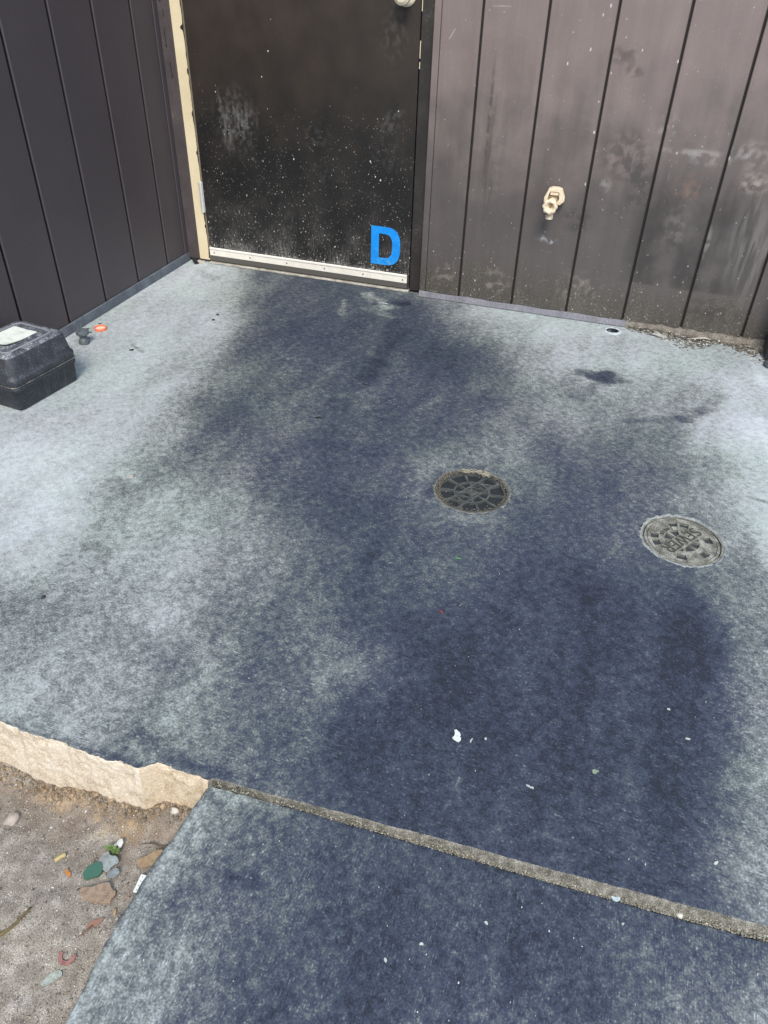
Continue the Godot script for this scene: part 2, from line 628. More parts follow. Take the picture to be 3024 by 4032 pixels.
func build_slabs() -> void:
	var x0 := -0.1
	var z0 := -0.1
	var wx := 2.5
	var wz := 2.3
	var marks := [
		[1.69, 0.46, 1.76, 0.455, 0.05, 58.0, 0.8], [1.75, 0.475, 1.79, 0.455, 0.055, 58.0, 0.8], [1.735, 0.52, 1.70, 0.62, 0.04, 35.0, 0.9],
		[2.12, 0.46, 2.06, 0.58, 0.035, 30.0, 1.0], [2.07, 0.57, 2.01, 0.65, 0.04, 38.0, 1.0], [2.02, 0.65, 1.86, 0.715, 0.028, 34.0, 1.0],
		[1.37, 1.925, 1.43, 1.84, 0.020, -24.0, 1.0], [1.672, 2.03, 1.677, 2.06, 0.006, -30.0, 1.0], [1.664, 2.10, 1.672, 2.03, 0.003, -36.0, 1.0],
		[0.83, 0.08, 0.93, 0.16, 0.05, -70.0, 0.8], [0.86, 0.22, 0.97, 0.25, 0.03, -45.0, 0.9], [0.76, 0.17, 0.80, 0.30, 0.022, -55.0, 0.9],
		[0.93, 0.13, 0.99, 0.11, 0.03, 60.0, 0.5], [1.0, 0.30, 1.06, 0.62, 0.05, 24.0, 1.0], [1.06, 0.62, 1.03, 0.95, 0.05, 22.0, 1.0],
		[0.10, 0.10, 0.20, 0.15, 0.035, 45.0, 0.9], [0.245, 0.80, 0.30, 0.83, 0.012, 70.0, 0.8], [0.64, 1.455, 0.70, 1.475, 0.02, -25.0, 0.6],
		[0.45, 1.475, 0.50, 1.49, 0.014, 32.0, 1.0], [0.76, 1.72, 0.80, 1.74, 0.02, 22.0, 1.0],
		[0.95, 1.93, 1.10, 1.98, 0.06, 22.0, 1.0], [2.02, 1.45, 2.035, 2.12, 0.055, 10.0, 0.5], [1.62, 2.0, 1.95, 1.6, 0.22, 16.0, 0.35], [0.80, 0.45, 0.95, 0.75, 0.16, 16.0, 0.3], [1.05, 1.30, 1.25, 1.55, 0.14, 14.0, 0.3], [0.55, 1.75, 0.80, 1.95, 0.15, 12.0, 0.35], [0.70, 1.05, 0.80, 1.25, 0.12, 14.0, 0.3], [1.20, 2.158, 1.31, 2.152, 0.02, 55.0, 1.0], [1.13, 2.13, 1.18, 2.15, 0.018, 40.0, 1.0], [0.86, 2.187, 1.16, 2.187, 0.010, 40.0, 1.0],
		[2.25, 0.30, 2.40, 0.40, 0.06, -40.0, 0.9], [2.20, 0.60, 2.35, 0.90, 0.08, -35.0, 0.9], [2.17, 1.0, 2.3, 1.02, 0.012, 60.0, 0.9],
		[1.25, 0.88, 1.30, 0.80, 0.018, -26.0, 1.0], [1.08, 0.93, 1.15, 0.90, 0.013, -24.0, 1.0], [0.92, 0.72, 0.97, 0.62, 0.02, -20.0, 1.0],
		[1.41, 1.16, 1.405, 1.27, 0.03, 34.0, 0.9], [1.44, 1.13, 1.50, 1.115, 0.02, 28.0, 0.9], [1.50, 1.34, 1.60, 1.31, 0.03, -25.0, 0.9], [1.33, 1.35, 1.35, 1.75, 0.05, 16.0, 1.0],
		[1.62, 1.62, 1.64, 1.95, 0.03, 13.0, 1.0], [1.83, 1.45, 1.85, 1.95, 0.03, 14.0, 1.0], [1.50, 1.70, 1.52, 1.80, 0.03, 12.0, 1.0]]
	var wear := wear_field(WEAR, 640, 588, x0, z0, wx, wz, 0.022, marks, 21)
	var ct := concrete(wear, 2048, 1884, false, 50)
	var m := tmat(ct[0], 0.86, 0.0, ct[1], 0.06)
	var uvf := func(q: Vector2) -> Vector2: return Vector2((q.x - x0) / wx, (q.y - z0) / wz)
	var top := thing("concrete_slab", "raised grey concrete slab with a broad dark grime stain from the door", "concrete slab", Vector3.ZERO, 0.0, "", "structure")
	var holes := [[Vector2(1.504, 1.219), 0.0945], [Vector2(2.014, 1.241), 0.0975], [Vector2(1.754, 0.081), 0.024]]
	var rects := [[Vector2(1.38, 1.09), Vector2(1.63, 1.37)], [Vector2(1.89, 1.09), Vector2(2.14, 1.37)], [Vector2(1.70, 0.04), Vector2(1.81, 0.14)]]
	var st := begin()
	var gx := [x0, 1.38, 1.63, 1.70, 1.81, 1.89, 2.14, 2.4]
	var gz := [z0, 0.04, 0.14, 1.09, 1.37, 1.95]
	for i in gx.size() - 1:
		for j in gz.size() - 1:
			var c := Vector2((gx[i] + gx[i + 1]) / 2.0, (gz[j] + gz[j + 1]) / 2.0)
			var inside := false
			for r in rects:
				inside = inside or (c.x > r[0].x and c.x < r[1].x and c.y > r[0].y and c.y < r[1].y)
			if not inside:
				uvquad(st, Vector2(gx[i], gz[j]), Vector2(gx[i + 1], gz[j]), Vector2(gx[i + 1], gz[j + 1]), Vector2(gx[i], gz[j + 1]), uvf)
	for k in 3:
		cover_hole(st, holes[k][0], holes[k][1], rects[k][0], rects[k][1], uvf)
	# front strip out to the broken edge, and the edge faces
	var n := 625
	for i in n:
		var xa := -0.1 + 0.004 * i
		var xb := xa + 0.004
		uvquad(st, Vector2(xa, 1.95), Vector2(xb, 1.95), Vector2(xb, slab_edge_at(xb)), Vector2(xa, slab_edge_at(xa)), uvf)
	part("slab_top", st.commit(), m, top)

	var fresh := mottle(512, 0.015, 0.16, 0.6, 71, [0.0, 0.25, 0.5, 0.75, 1.0], [Color(0.30, 0.235, 0.17), Color(0.48, 0.405, 0.315), Color(0.60, 0.525, 0.425), Color(0.67, 0.605, 0.51), Color(0.76, 0.71, 0.63)], 1.5)
	var fbump := noise_image(512, 512, 0.06, 4, 73)
	var fm := tmat(fresh, 0.92, 2.6, fbump, 0.06)
	var rust := mottle(512, 0.02, 0.14, 0.55, 75, [0.0, 0.3, 0.55, 0.8, 1.0], [Color(0.24, 0.17, 0.11), Color(0.45, 0.355, 0.25), Color(0.58, 0.48, 0.355), Color(0.66, 0.58, 0.46), Color(0.74, 0.68, 0.58)], 1.4)
	var rm := tmat(rust, 0.92, 2.6, fbump, 0.06)
	var worn := mottle(512, 0.02, 0.2, 0.6, 77, [0.0, 0.3, 0.5, 0.7, 1.0], [Color(0.025, 0.025, 0.021), Color(0.075, 0.07, 0.058), Color(0.145, 0.135, 0.112), Color(0.24, 0.225, 0.19), Color(0.42, 0.41, 0.36)], 1.9)
	var wm := tmat(worn, 0.95, 5.0, fbump, 0.2)
	var prof_fresh := [Vector2(0, 0), Vector2(0.001, 0.003), Vector2(0.002, 0.012), Vector2(0.003, 0.028), Vector2(0.004, 0.045), Vector2(0.006, 0.062), Vector2(0.007, 0.08), Vector2(0.009, 0.097), Vector2(0.012, 0.115), Vector2(0.013, 0.135), Vector2(0.014, 0.17)]
	var prof_lip := [Vector2(0, 0), Vector2(0.002, 0.0005), Vector2(0.004, 0.002), Vector2(0.006, 0.005), Vector2(0.0075, 0.008), Vector2(0.009, 0.011), Vector2(0.0105, 0.015), Vector2(0.0115, 0.019), Vector2(0.0115, 0.09)]
	part("broken_edge", edge_face(0, 316, prof_fresh, 0.0017), fm, top).set_meta("label", "pale freshly broken face of the slab edge above the dirt")
	part("broken_edge", edge_face(316, 346, prof_fresh, 0.0012), rm, top).set_meta("label", "orange stained end block of the broken slab edge")
	part("joint_lip", edge_face(346, 625, prof_lip, 0.0021), wm, top).set_meta("label", "worn tan lip along the joint to the lower walk")
	# the slab goes on beyond the textured bay, past a sawn joint
	var plain := mottle(512, 0.01, 0.2, 0.5, 79, [0.0, 0.5, 1.0], [Color(0.16, 0.18, 0.19), Color(0.28, 0.32, 0.34), Color(0.42, 0.47, 0.51)], 1.0)
	var pm := tmat(plain, 0.88, 1.2, noise_image(512, 512, 0.3, 2, 80), 0.1)
	tag(part("concrete_slab", box_mesh(Vector3(2.408, -0.2, -0.1), Vector3(6.0, -0.0005, 2.09), 0.004), pm, self), "next bay of the raised concrete slab, beyond the right hand joint", "concrete slab", "", "structure")

	# lower walk
	var wx0 := 1.2
	var wz0 := 2.1
	var ww := 1.12
	var wh := 0.56
	var wear2 := wear_field(WEAR_WALK, 420, 210, wx0, wz0, ww, wh, 0.014, [
		[1.30, 2.17, 1.42, 2.175, 0.02, -40.0, 0.9], [1.285, 2.2, 1.275, 2.55, 0.012, -30.0, 0.9], [1.31, 2.25, 1.30, 2.5, 0.012, -20.0, 0.9],
		[1.38, 2.30, 1.42, 2.29, 0.02, 40.0, 0.9], [1.45, 2.16, 2.3, 2.11, 0.02, 25.0, 0.9], [1.62, 2.2, 1.63, 2.5, 0.025, 12.0, 1.0], [1.80, 2.2, 1.82, 2.5, 0.025, 14.0, 1.0],
		[1.73, 2.29, 1.75, 2.30, 0.012, -60.0, 0.9], [1.95, 2.33, 2.02, 2.36, 0.03, -30.0, 0.9]], 27)
	var cw := concrete(wear2, 1024, 512, true, 90)
	var m2 := tmat(cw[0], 0.86, 0.0, cw[1], 0.06)
	var uv2 := func(q: Vector2) -> Vector2: return Vector2((q.x - wx0) / ww, (q.y - wz0) / wh)
	var walk := thing("walkway", "lower concrete walk stained dark blue grey, below the joint", "concrete walk", Vector3.ZERO, 0.0, "", "structure")
	st = begin()
	var s2 := begin()
	s2.set_smooth_group(1)
	for i in 260:
		var xa := walk_edge(2.185) + 0.004 * i
		var xb := minf(xa + 0.004, 2.32)
		if xa >= 2.32:
			break
		uvquad(st, Vector2(xa, slab_front(xa) + 0.0025 + 0.0115 * lip_out(xa) + en(xa * 3000.0, 650.0) * 0.0016), Vector2(xb, slab_front(xb) + 0.0025 + 0.0115 * lip_out(xb) + en(xb * 3000.0, 650.0) * 0.0016), Vector2(xb, 2.2), Vector2(xa, 2.2), uv2, -0.017)
	for i in 135:
		var za := 2.176 + 0.004 * i
		var zb := minf(za + 0.004, 2.66)
		if za >= 2.66:
			break
		var xa := walk_edge(za)
		var xb := walk_edge(zb)
		if za >= 2.1999:
			uvquad(st, Vector2(xa, za), Vector2(2.32, za), Vector2(2.32, zb), Vector2(xb, zb), uv2, -0.017)
		var prev := []
		for zq in [za, zb]:
			var row := []
			for k in 7:
				var t := k / 6.0
				var out := 0.010 * sin(t * PI / 2.0) if k < 5 else 0.0105
				var dn := 0.010 * (1.0 - cos(t * PI / 2.0)) + (0.09 if k == 6 else 0.0) + (0.006 if k == 5 else 0.0)
				row.append(Vector3(walk_edge(zq) - out + en(zq * 1500.0, k * 60.0) * 0.0025 * t, -0.017 - dn, zq))
			if prev.size():
				for k in 6:
					uvtri(s2, [prev[k], row[k], row[k + 1], prev[k], row[k + 1], prev[k + 1]], uv2)
			prev = row
	part("slab_top", st.commit(), m2, walk)
	s2.generate_normals()
	part("rounded_edge", s2.commit(), m2, walk)
	tag(part("walkway", box_mesh(Vector3(2.326, -0.2, 2.03), Vector3(6.0, -0.0175, 2.66), 0.004), pm, self), "continuation of the lower concrete walk to the right", "concrete walk", "", "structure")
	tag(part("walkway", box_mesh(Vector3(1.275, -0.2, 2.666), Vector3(6.0, -0.0175, 7.0), 0.004), pm, self), "continuation of the lower concrete walk towards the viewer", "concrete walk", "", "structure")

func uvtri(st: SurfaceTool, pts: Array, uvf: Callable) -> void:
	for v in pts:
		st.set_uv(uvf.call(Vector2(v.x, v.z)))
		st.add_vertex(v)

func walk_edge(z: float) -> float:
	return 1.287 - 0.014 * smoothstep(2.16, 2.36, z) + 0.012 * smoothstep(2.40, 2.6, z) + en(z * 1300.0, 700.0) * 0.003 - maxf(0.0, en(z * 2600.0, 900.0)) * 0.003

func lip_out(x: float) -> float:
	return lerpf(0.25, 1.0, smoothstep(1.32, 2.0, x)) if x > 1.284 else 1.0

func edge_face(i0: int, i1: int, prof: Array, amp: float) -> ArrayMesh:
	var st := begin()
	st.set_smooth_group(1)
	if prof.size() > 9:
		var dense := []
		for k in prof.size() - 1:
			for q in 4:
				dense.append((prof[k] as Vector2).lerp(prof[k + 1], q / 4.0))
		dense.append(prof[-1])
		prof = dense
	var w := prof.size()
	for i in range(i0, i1 + 1):
		var x := -0.1 + 0.004 * i
		for k in w:
			var p: Vector2 = prof[k]
			var a := amp * minf(1.0, k / 2.0)
			var d := en(x * 1300.0, p.y * 1300.0 + 200.0) * a * 1.3 + en(x * 4200.0, p.y * 4200.0) * a * 0.9 + en(x * 9000.0, p.y * 9000.0 + 50.0) * a * 0.7 - maxf(0.0, en(x * 3300.0, p.y * 3300.0 + 400.0) - 0.25) * a * 4.0
			st.add_vertex(Vector3(x, -p.y + (d * 0.4 if k > 0 else 0.0), slab_edge_at(x) + p.x * lip_out(x) + d * (0.6 if x > 1.284 else 1.0)))
	for i in i1 - i0:
		for k in w - 1:
			var q := i * w + k
			for v in [q, q + w, q + w + 1, q, q + w + 1, q + 1]:
				st.add_index(v)
	st.generate_normals()
	return st.commit()

# ---------------------------------------------------------------- left wall
func build_left_wall() -> void:
	var wall := thing("plank_wall", "smooth dark grey brown plank wall on the left with narrow vertical grooves", "wall")
	var paint := mottle(512, 0.006, 0.2, 0.3, 101, [0.0, 0.5, 1.0], [Color(0.058, 0.049, 0.054), Color(0.064, 0.053, 0.059), Color(0.071, 0.060, 0.065)], 0.8)
	var pm := tmat(paint, 0.5, 1.1, noise_image(512, 512, 0.2, 2, 102), 0.02)
	var dark := mat(L(0.012, 0.011, 0.012), 0.7)
	part("backing", box_mesh(Vector3(-0.15, 0.0, -0.15), Vector3(-0.010, 2.75, 4.2), 0.001), dark, wall)
	var cuts := [0.024]
	for k in 20:
		cuts.append(0.16 + 0.2084 * k)
	for k in cuts.size() - 1:
		part("plank", box_mesh(Vector3(-0.0095, 0.032, cuts[k] + 0.005), Vector3(0.0, 2.75, cuts[k + 1] - 0.005), 0.0028), pm, wall)
	part("corner_strip", box_mesh(Vector3(-0.0095, 0.02, 0.0), Vector3(0.003, 2.75, 0.0275), 0.0015), pm, wall)
	var fl := mottle(256, 0.02, 0.2, 0.5, 105, [0.0, 0.4, 0.7, 1.0], [Color(0.045, 0.05, 0.062), Color(0.085, 0.098, 0.12), Color(0.14, 0.16, 0.19), Color(0.28, 0.31, 0.34)], 1.0)
	var fm := tmat(fl, 0.7, 2.0)
	var st := begin()
	flat(st)
	for i in 105:
		var a := 0.0 + i * 0.04
		var b := a + 0.04
		var wa := en(a * 400.0, 11.0) * 0.0015
		var wb := en(b * 400.0, 11.0) * 0.0015
		quad(st, Vector3(0.001, 0.0335, a), Vector3(0.001, 0.0335, b), Vector3(0.005 + wb, 0.031, b), Vector3(0.005 + wa, 0.031, a), Vector3(1, 1, 0))
		quad(st, Vector3(0.005 + wa, 0.031, a), Vector3(0.005 + wb, 0.031, b), Vector3(0.008 + wb, 0.002, b), Vector3(0.008 + wa, 0.002, a), Vector3.RIGHT)
		quad(st, Vector3(0.008 + wa, 0.002, a), Vector3(0.008 + wb, 0.002, b), Vector3(-0.01, 0.002, b), Vector3(-0.01, 0.002, a), Vector3.DOWN)
	part("base_flashing", done(st), fm, wall)

# ---------------------------------------------------------------- right wall
func splat(im: Image, x: float, y: float, r: float, c: Color, stretch := 1.0) -> void:
	# small hard chip
	var w := im.get_width()
	var h := im.get_height()
	for j in range(int(y - r * stretch) - 1, int(y + r * stretch) + 2):
		for i in range(int(x - r) - 1, int(x + r) + 2):
			if i < 0 or j < 0 or i >= w or j >= h:
				continue
			var d := Vector2((i + 0.5 - x) / r, (j + 0.5 - y) / (r * stretch)).length() + rng.randf_range(-0.25, 0.25)
			var f := 1.0 - smoothstep(0.7, 1.15, d)
			if f > 0.02:
				im.set_pixel(i, j, im.get_pixel(i, j).lerp(c, f * c.a))

func smudge(im: Image, x: float, y: float, rx: float, ry: float, c: Color, noise: PackedByteArray, cut: float, turn := 0.0) -> void:
	var w := im.get_width()
	var h := im.get_height()
	var m := maxf(rx, ry)
	for j in range(maxi(0, int(y - m)), mini(h, int(y + m) + 1)):
		for i in range(maxi(0, int(x - m)), mini(w, int(x + m) + 1)):
			var q := Vector2(i - x, j - y).rotated(turn)
			var d := Vector2(q.x / rx, q.y / ry).length()
			if d < 1.0:
				var nv := noise[(j % 512) * 512 + (i % 512)] / 255.0
				var f := (1.0 - d * d) * smoothstep(cut - 0.22, cut + 0.22, nv) * c.a
				im.set_pixel(i, j, im.get_pixel(i, j).lerp(c, f))

func build_right_wall() -> void:
	var w := 1024
	var h := 2048
	var wx := 1.4
	var wy := 2.8
	# base: faded brown paint with vertical run marks and dust towards the ground
	var a := noise_bytes(w, h, 0.008, 4, 121)
	var b := noise_bytes(w, h, 0.16, 3, 122)
	var run := streak_image(w, h, 12, 0.03, 4, 123, true).get_data()
	var paint := lut([0.0, 0.35, 0.5, 0.65, 1.0], [Color(0.125, 0.102, 0.098), Color(0.172, 0.138, 0.133), Color(0.198, 0.157, 0.151), Color(0.222, 0.180, 0.173), Color(0.30, 0.265, 0.255)])
	var dust := lut([0.0, 0.4, 0.6, 0.8, 1.0], [Color(0.035, 0.030, 0.026), Color(0.062, 0.055, 0.048), Color(0.09, 0.08, 0.07), Color(0.16, 0.148, 0.132), Color(0.34, 0.32, 0.295)])
	var out := PackedByteArray()
	out.resize(w * h * 3)
	for j in h:
		var y := wy * (1.0 - (j + 0.5) / h)
		for i in w:
			var k := j * w + i
			var x := 1.0 + wx * i / w
			var v := 128 + (((a[k] - 128) * 44 + (b[k] - 128) * 34 + (run[k] - 128) * 44) >> 8)
			# band that stays dark where water ran, right of the spigot
			var tone := 0
			if y < 0.62:
				var band := smoothstep(1.70, 1.80, x) * (1.0 - smoothstep(2.06, 2.2, x)) * smoothstep(0.155, 0.165, y) * (1.0 - smoothstep(0.40, 0.62, y))
				tone = int(-50.0 * band * clampf(0.6 + (a[k] - 110) / 90.0, 0.0, 1.3))
			# board colour turns greyer and darker towards the foot
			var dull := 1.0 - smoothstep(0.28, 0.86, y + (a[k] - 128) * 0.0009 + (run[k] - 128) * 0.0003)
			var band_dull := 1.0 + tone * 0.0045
			var dirt := clampf((0.17 - y) / 0.10 + (a[k] - 128) * 0.005, 0.0, 1.0) * 0.9
			var p := clampi(v, 0, 255) * 3
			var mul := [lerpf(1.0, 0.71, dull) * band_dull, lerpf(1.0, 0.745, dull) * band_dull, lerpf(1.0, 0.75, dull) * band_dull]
			var d := clampi(v + (((b[k] - 128) * 130) >> 8), 0, 255) * 3
			for ch in 3:
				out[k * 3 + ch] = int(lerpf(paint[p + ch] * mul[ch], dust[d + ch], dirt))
	var im := Image.create_from_data(w, h, false, Image.FORMAT_RGB8, out)
	var px := func(x: float) -> float: return (x - 1.0) / wx * w
	var py := func(y: float) -> float: return (1.0 - y / wy) * h
	var n5 := noise_bytes(512, 512, 0.035, 4, 124)
	var n7 := streak_image(512, 512, 8, 0.05, 4, 125, true).get_data()
	var sm := func(x: float, y: float, rx: float, ry: float, c: Color, cut: float, turn := 0.0) -> void:
		smudge(im, px.call(x), py.call(y), rx / wx * w, ry / wy * h, c, n5, cut, turn)
	var pale := Color(0.60, 0.59, 0.58, 0.6)
	sm.call(1.87, 0.592, 0.12, 0.012, pale, 0.45)
	sm.call(1.92, 0.580, 0.08, 0.03, pale, 0.55)
	sm.call(1.78, 0.66, 0.05, 0.04, pale, 0.6)
	sm.call(2.04, 0.60, 0.09, 0.05, pale, 0.55)
	sm.call(2.08, 0.52, 0.06, 0.04, Color(0.68, 0.63, 0.60, 0.7), 0.5)
	sm.call(1.63, 0.468, 0.022, 0.03, pale, 0.45)
	sm.call(1.465, 0.273, 0.045, 0.016, Color(0.66, 0.70, 0.74, 0.8), 0.55)
	sm.call(1.475, 0.266, 0.018, 0.012, Color(0.72, 0.76, 0.80, 0.9), 0.4)
	sm.call(1.888, 0.488, 0.06, 0.05, Color(0.48, 0.38, 0.35, 0.6), 0.5)
	sm.call(1.90, 0.475, 0.02, 0.02, Color(0.48, 0.40, 0.34, 0.5), 0.45)
	sm.call(1.88, 0.36, 0.05, 0.10, Color(0.52, 0.50, 0.49, 0.4), 0.55)
	smudge(im, px.call(2.10), py.call(0.36), 0.06 / wx * w, 0.22 / wy * h, Color(0.50, 0.49, 0.48, 0.5), n7, 0.5)
	smudge(im, px.call(2.16), py.call(0.30), 0.06 / wx * w, 0.22 / wy * h, Color(0.52, 0.51, 0.50, 0.45), n7, 0.5)
	smudge(im, px.call(2.02), py.call(0.40), 0.03 / wx * w, 0.14 / wy * h, Color(0.24, 0.22, 0.22, 0.5), n7, 0.5)
	smudge(im, px.call(1.24), py.call(0.52), 0.02 / wx * w, 0.20 / wy * h, Color(0.24, 0.22, 0.21, 0.5), n7, 0.5)
	sm.call(1.99, 0.33, 0.012, 0.07, Color(0.55, 0.54, 0.53, 0.6), 0.45)
	sm.call(1.62, 0.84, 0.06, 0.035, Color(0.30, 0.26, 0.25, 0.55), 0.5)
	sm.call(1.65, 0.80, 0.05, 0.02, Color(0.30, 0.26, 0.25, 0.55), 0.5)
	sm.call(1.68, 0.56, 0.09, 0.09, Color(0.24, 0.22, 0.22, 0.55), 0.5)
	sm.call(1.74, 0.48, 0.05, 0.10, Color(0.22, 0.21, 0.21, 0.5), 0.45)
	sm.call(1.56, 0.35, 0.07, 0.05, Color(0.22, 0.21, 0.21, 0.5), 0.5)
	sm.call(1.22, 0.62, 0.008, 0.22, Color(0.24, 0.22, 0.21, 0.6), 0.4)
	sm.call(1.26, 0.55, 0.03, 0.20, Color(0.50, 0.48, 0.47, 0.3), 0.5)
	sm.call(1.30, 0.10, 0.07, 0.06, Color(0.60, 0.57, 0.53, 0.6), 0.62)
	sm.call(1.10, 0.10, 0.06, 0.05, Color(0.60, 0.57, 0.53, 0.6), 0.62)
	sm.call(1.60, 0.12, 0.10, 0.07, Color(0.58, 0.55, 0.51, 0.5), 0.62)
	sm.call(2.06, 0.10, 0.12, 0.05, Color(0.20, 0.18, 0.17, 0.5), 0.5)
	# paint chips
	for q in [[1.602, 0.931, 1.5], [1.512, 0.848, 2.5], [1.449, 0.807, 2.0], [1.574, 0.732, 3.0], [1.565, 0.623, 3.2], [1.566, 0.465, 2.2], [1.758, 0.491, 1.5], [1.951, 0.241, 1.8], [1.986, 0.584, 3.0], [1.772, 0.832, 2.4], [1.452, 0.89, 1.5], [1.61, 0.885, 1.8], [1.664, 0.855, 1.6], [1.55, 0.961, 2.2], [1.532, 0.938, 1.8], [1.80, 0.66, 1.6], [1.90, 0.61, 1.6], [1.245, 0.42, 1.4], [1.07, 0.62, 1.2], [1.83, 0.585, 1.8], [1.563, 0.71, 2.0], [1.585, 0.79, 1.6]]:
		splat(im, px.call(q[0]), py.call(q[1]), q[2] * 0.75, Color(0.80, 0.79, 0.78, 0.9), rng.randf_range(1.0, 2.6))
	for k in 900:
		var y := 0.02 + pow(rng.randf(), 2.2) * 1.0
		var c := rng.randf_range(0.55, 0.85)
		splat(im, px.call(rng.randf_range(1.02, 2.38)), py.call(y), rng.randf_range(0.5, 1.2) if y > 0.2 else rng.randf_range(0.5, 1.7), Color(c, c * 0.98, c * 0.95, rng.randf_range(0.25, 0.9)), rng.randf_range(0.7, 1.8))
	# scratches
	for k in 70:
		var x: float = px.call(rng.randf_range(1.03, 2.3))
		var y: float = py.call(rng.randf_range(0.05, 1.2))
		var t := rng.randf_range(-PI, PI) if rng.randf() < 0.4 else rng.randf_range(-0.25, 0.25) + PI / 2.0
		var c := rng.randf_range(0.42, 0.62)
		for s in rng.randi_range(5, 26):
			splat(im, x + cos(t) * s, y + sin(t) * s, 0.55, Color(c, c, c, 0.4))
	for s in 26:
		splat(im, px.call(1.067 + 0.0007 * s), py.call(0.852 + 0.0011 * s), 0.8, Color(0.75, 0.72, 0.71, 0.8))
	for s in 50:
		splat(im, px.call(1.20 + 0.0011 * s), py.call(0.945 + 0.00004 * s), 0.8, Color(0.70, 0.68, 0.67, 0.5))
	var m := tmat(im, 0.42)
	var bumpim := noise_image(512, 512, 0.05, 4, 126)
	m.heightmap_enabled = true
	m.heightmap_texture = tex(bumpim)
	m.heightmap_scale = 0.05
	var wall := thing("plank_wall", "weathered brown plank wall right of the door, dusty towards its foot", "wall")
	var dark := mat(L(0.016, 0.014, 0.014), 0.7)
	part("backing", box_mesh(Vector3(1.0141, 0.0, -0.13), Vector3(6.0, 2.75, 0.0095), 0.001), dark, wall)
	var cuts := [1.0365]
	for k in 24:
		cuts.append(1.1683 + 0.2032 * k)
	for k in cuts.size() - 1:
		var st := begin()
		var lo := Vector3(cuts[k] + (0.004 if k else 0.0006), 0.020, 0.010)
		var hi := Vector3(cuts[k + 1] - 0.004, 2.75, 0.020)
		cbox(st, lo, hi, 0.0022)
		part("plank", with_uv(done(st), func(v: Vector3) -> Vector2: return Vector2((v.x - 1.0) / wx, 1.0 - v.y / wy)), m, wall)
	var st2 := begin()
	cbox(st2, Vector3(1.0135, 0.014, 0.0), Vector3(1.036, 2.75, 0.0215), 0.0018)
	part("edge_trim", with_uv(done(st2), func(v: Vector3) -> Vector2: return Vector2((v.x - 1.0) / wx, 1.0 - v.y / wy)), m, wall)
	var fl := mottle(256, 0.02, 0.2, 0.5, 128, [0.0, 0.4, 0.7, 1.0], [Color(0.06, 0.058, 0.07), Color(0.12, 0.12, 0.145), Color(0.18, 0.185, 0.22), Color(0.36, 0.37, 0.41)], 1.0)
	var fm := tmat(fl, 0.65, 2.0)
	st2 = begin()
	flat(st2)
	for i in 40:
		var xa := 1.014 + i * 0.0195
		var xb := xa + 0.0195
		var ya := 0.022 + en(xa * 500.0, 31.0) * 0.003 - 0.001 * smoothstep(1.5, 1.79, xa)
		var yb := 0.022 + en(xb * 500.0, 31.0) * 0.003 - 0.001 * smoothstep(1.5, 1.79, xb)
		var za := 0.034 + en(xa * 300.0, 71.0) * 0.004
		var zb := 0.034 + en(xb * 300.0, 71.0) * 0.004
		quad(st2, Vector3(xa, ya, 0.0215), Vector3(xb, yb, 0.0215), Vector3(xb, 0.004, zb), Vector3(xa, 0.004, za), Vector3(0, 1, 1))
		quad(st2, Vector3(xa, 0.004, za), Vector3(xb, 0.004, zb), Vector3(xb, 0.001, zb - 0.001), Vector3(xa, 0.001, za - 0.001), Vector3(0, 0, 1))
	part("base_flashing", done(st2), fm, wall)
	# rotted foot of the boards, a crumbling ledge of dried mud
	var mud := mottle(256, 0.04, 0.3, 0.6, 129, [0.0, 0.4, 0.7, 1.0], [Color(0.05, 0.042, 0.035), Color(0.13, 0.112, 0.095), Color(0.24, 0.22, 0.19), Color(0.45, 0.43, 0.39)], 1.3)
	var mm := tmat(mud, 0.95, 3.0, noise_image(256, 256, 0.12, 3, 130), 0.5)
	st2 = begin()
	st2.set_smooth_group(1)
	for i in 90:
		var xs := [1.78 + i * 0.007, 1.787 + i * 0.007]
		var rows := []
		for x in xs:
			var wide: float = 0.012 + 0.02 * smoothstep(1.8, 2.1, x) + en(x * 2400.0, 8.0) * 0.008
			var tall: float = 0.024 + en(x * 2000.0, 55.0) * 0.006
			var r := []
			for k in 5:
				var t := k / 4.0
				r.append(Vector3(x, maxf(-0.001, tall * (1.0 - t * t) + en(x * 4000.0, k * 99.0) * 0.003 * (1.0 - t)), 0.0195 + wide * t - 0.006 * (1.0 - t)))
			rows.append(r)
		for k in 4:
			quad(st2, rows[0][k], rows[1][k], rows[1][k + 1], rows[0][k + 1], Vector3(0, 1, 0.5))
	part("mud_ledge", done(st2), mm, wall)
	var post := thing("downpipe", "dark square downpipe at the right end of the weathered plank wall", "downpipe", Vector3(2.31, 0, 0.075))
	var pm := tmat(mottle(256, 0.02, 0.2, 0.4, 131, [0.0, 0.5, 1.0], [Color(0.022, 0.021, 0.028), Color(0.030, 0.029, 0.037), Color(0.045, 0.043, 0.052)], 1.0), 0.5, 1.5)
	part("pipe", box_mesh(Vector3(-0.045, 0.03, -0.05), Vector3(0.045, 2.7, 0.05), 0.006), pm, post)
	part("pipe_shoe", box_mesh(Vector3(-0.049, 0.002, -0.053), Vector3(0.049, 0.055, 0.07), 0.006), pm, post)

func with_uv(m: ArrayMesh, uvf: Callable) -> ArrayMesh:
	var arr := m.surface_get_arrays(0)
	var v: PackedVector3Array = arr[Mesh.ARRAY_VERTEX]
	var uv := PackedVector2Array()
	for q in v:
		uv.append(uvf.call(q))
	arr[Mesh.ARRAY_TEX_UV] = uv
	var o := ArrayMesh.new()
	o.add_surface_from_arrays(Mesh.PRIMITIVE_TRIANGLES, arr)
	return o

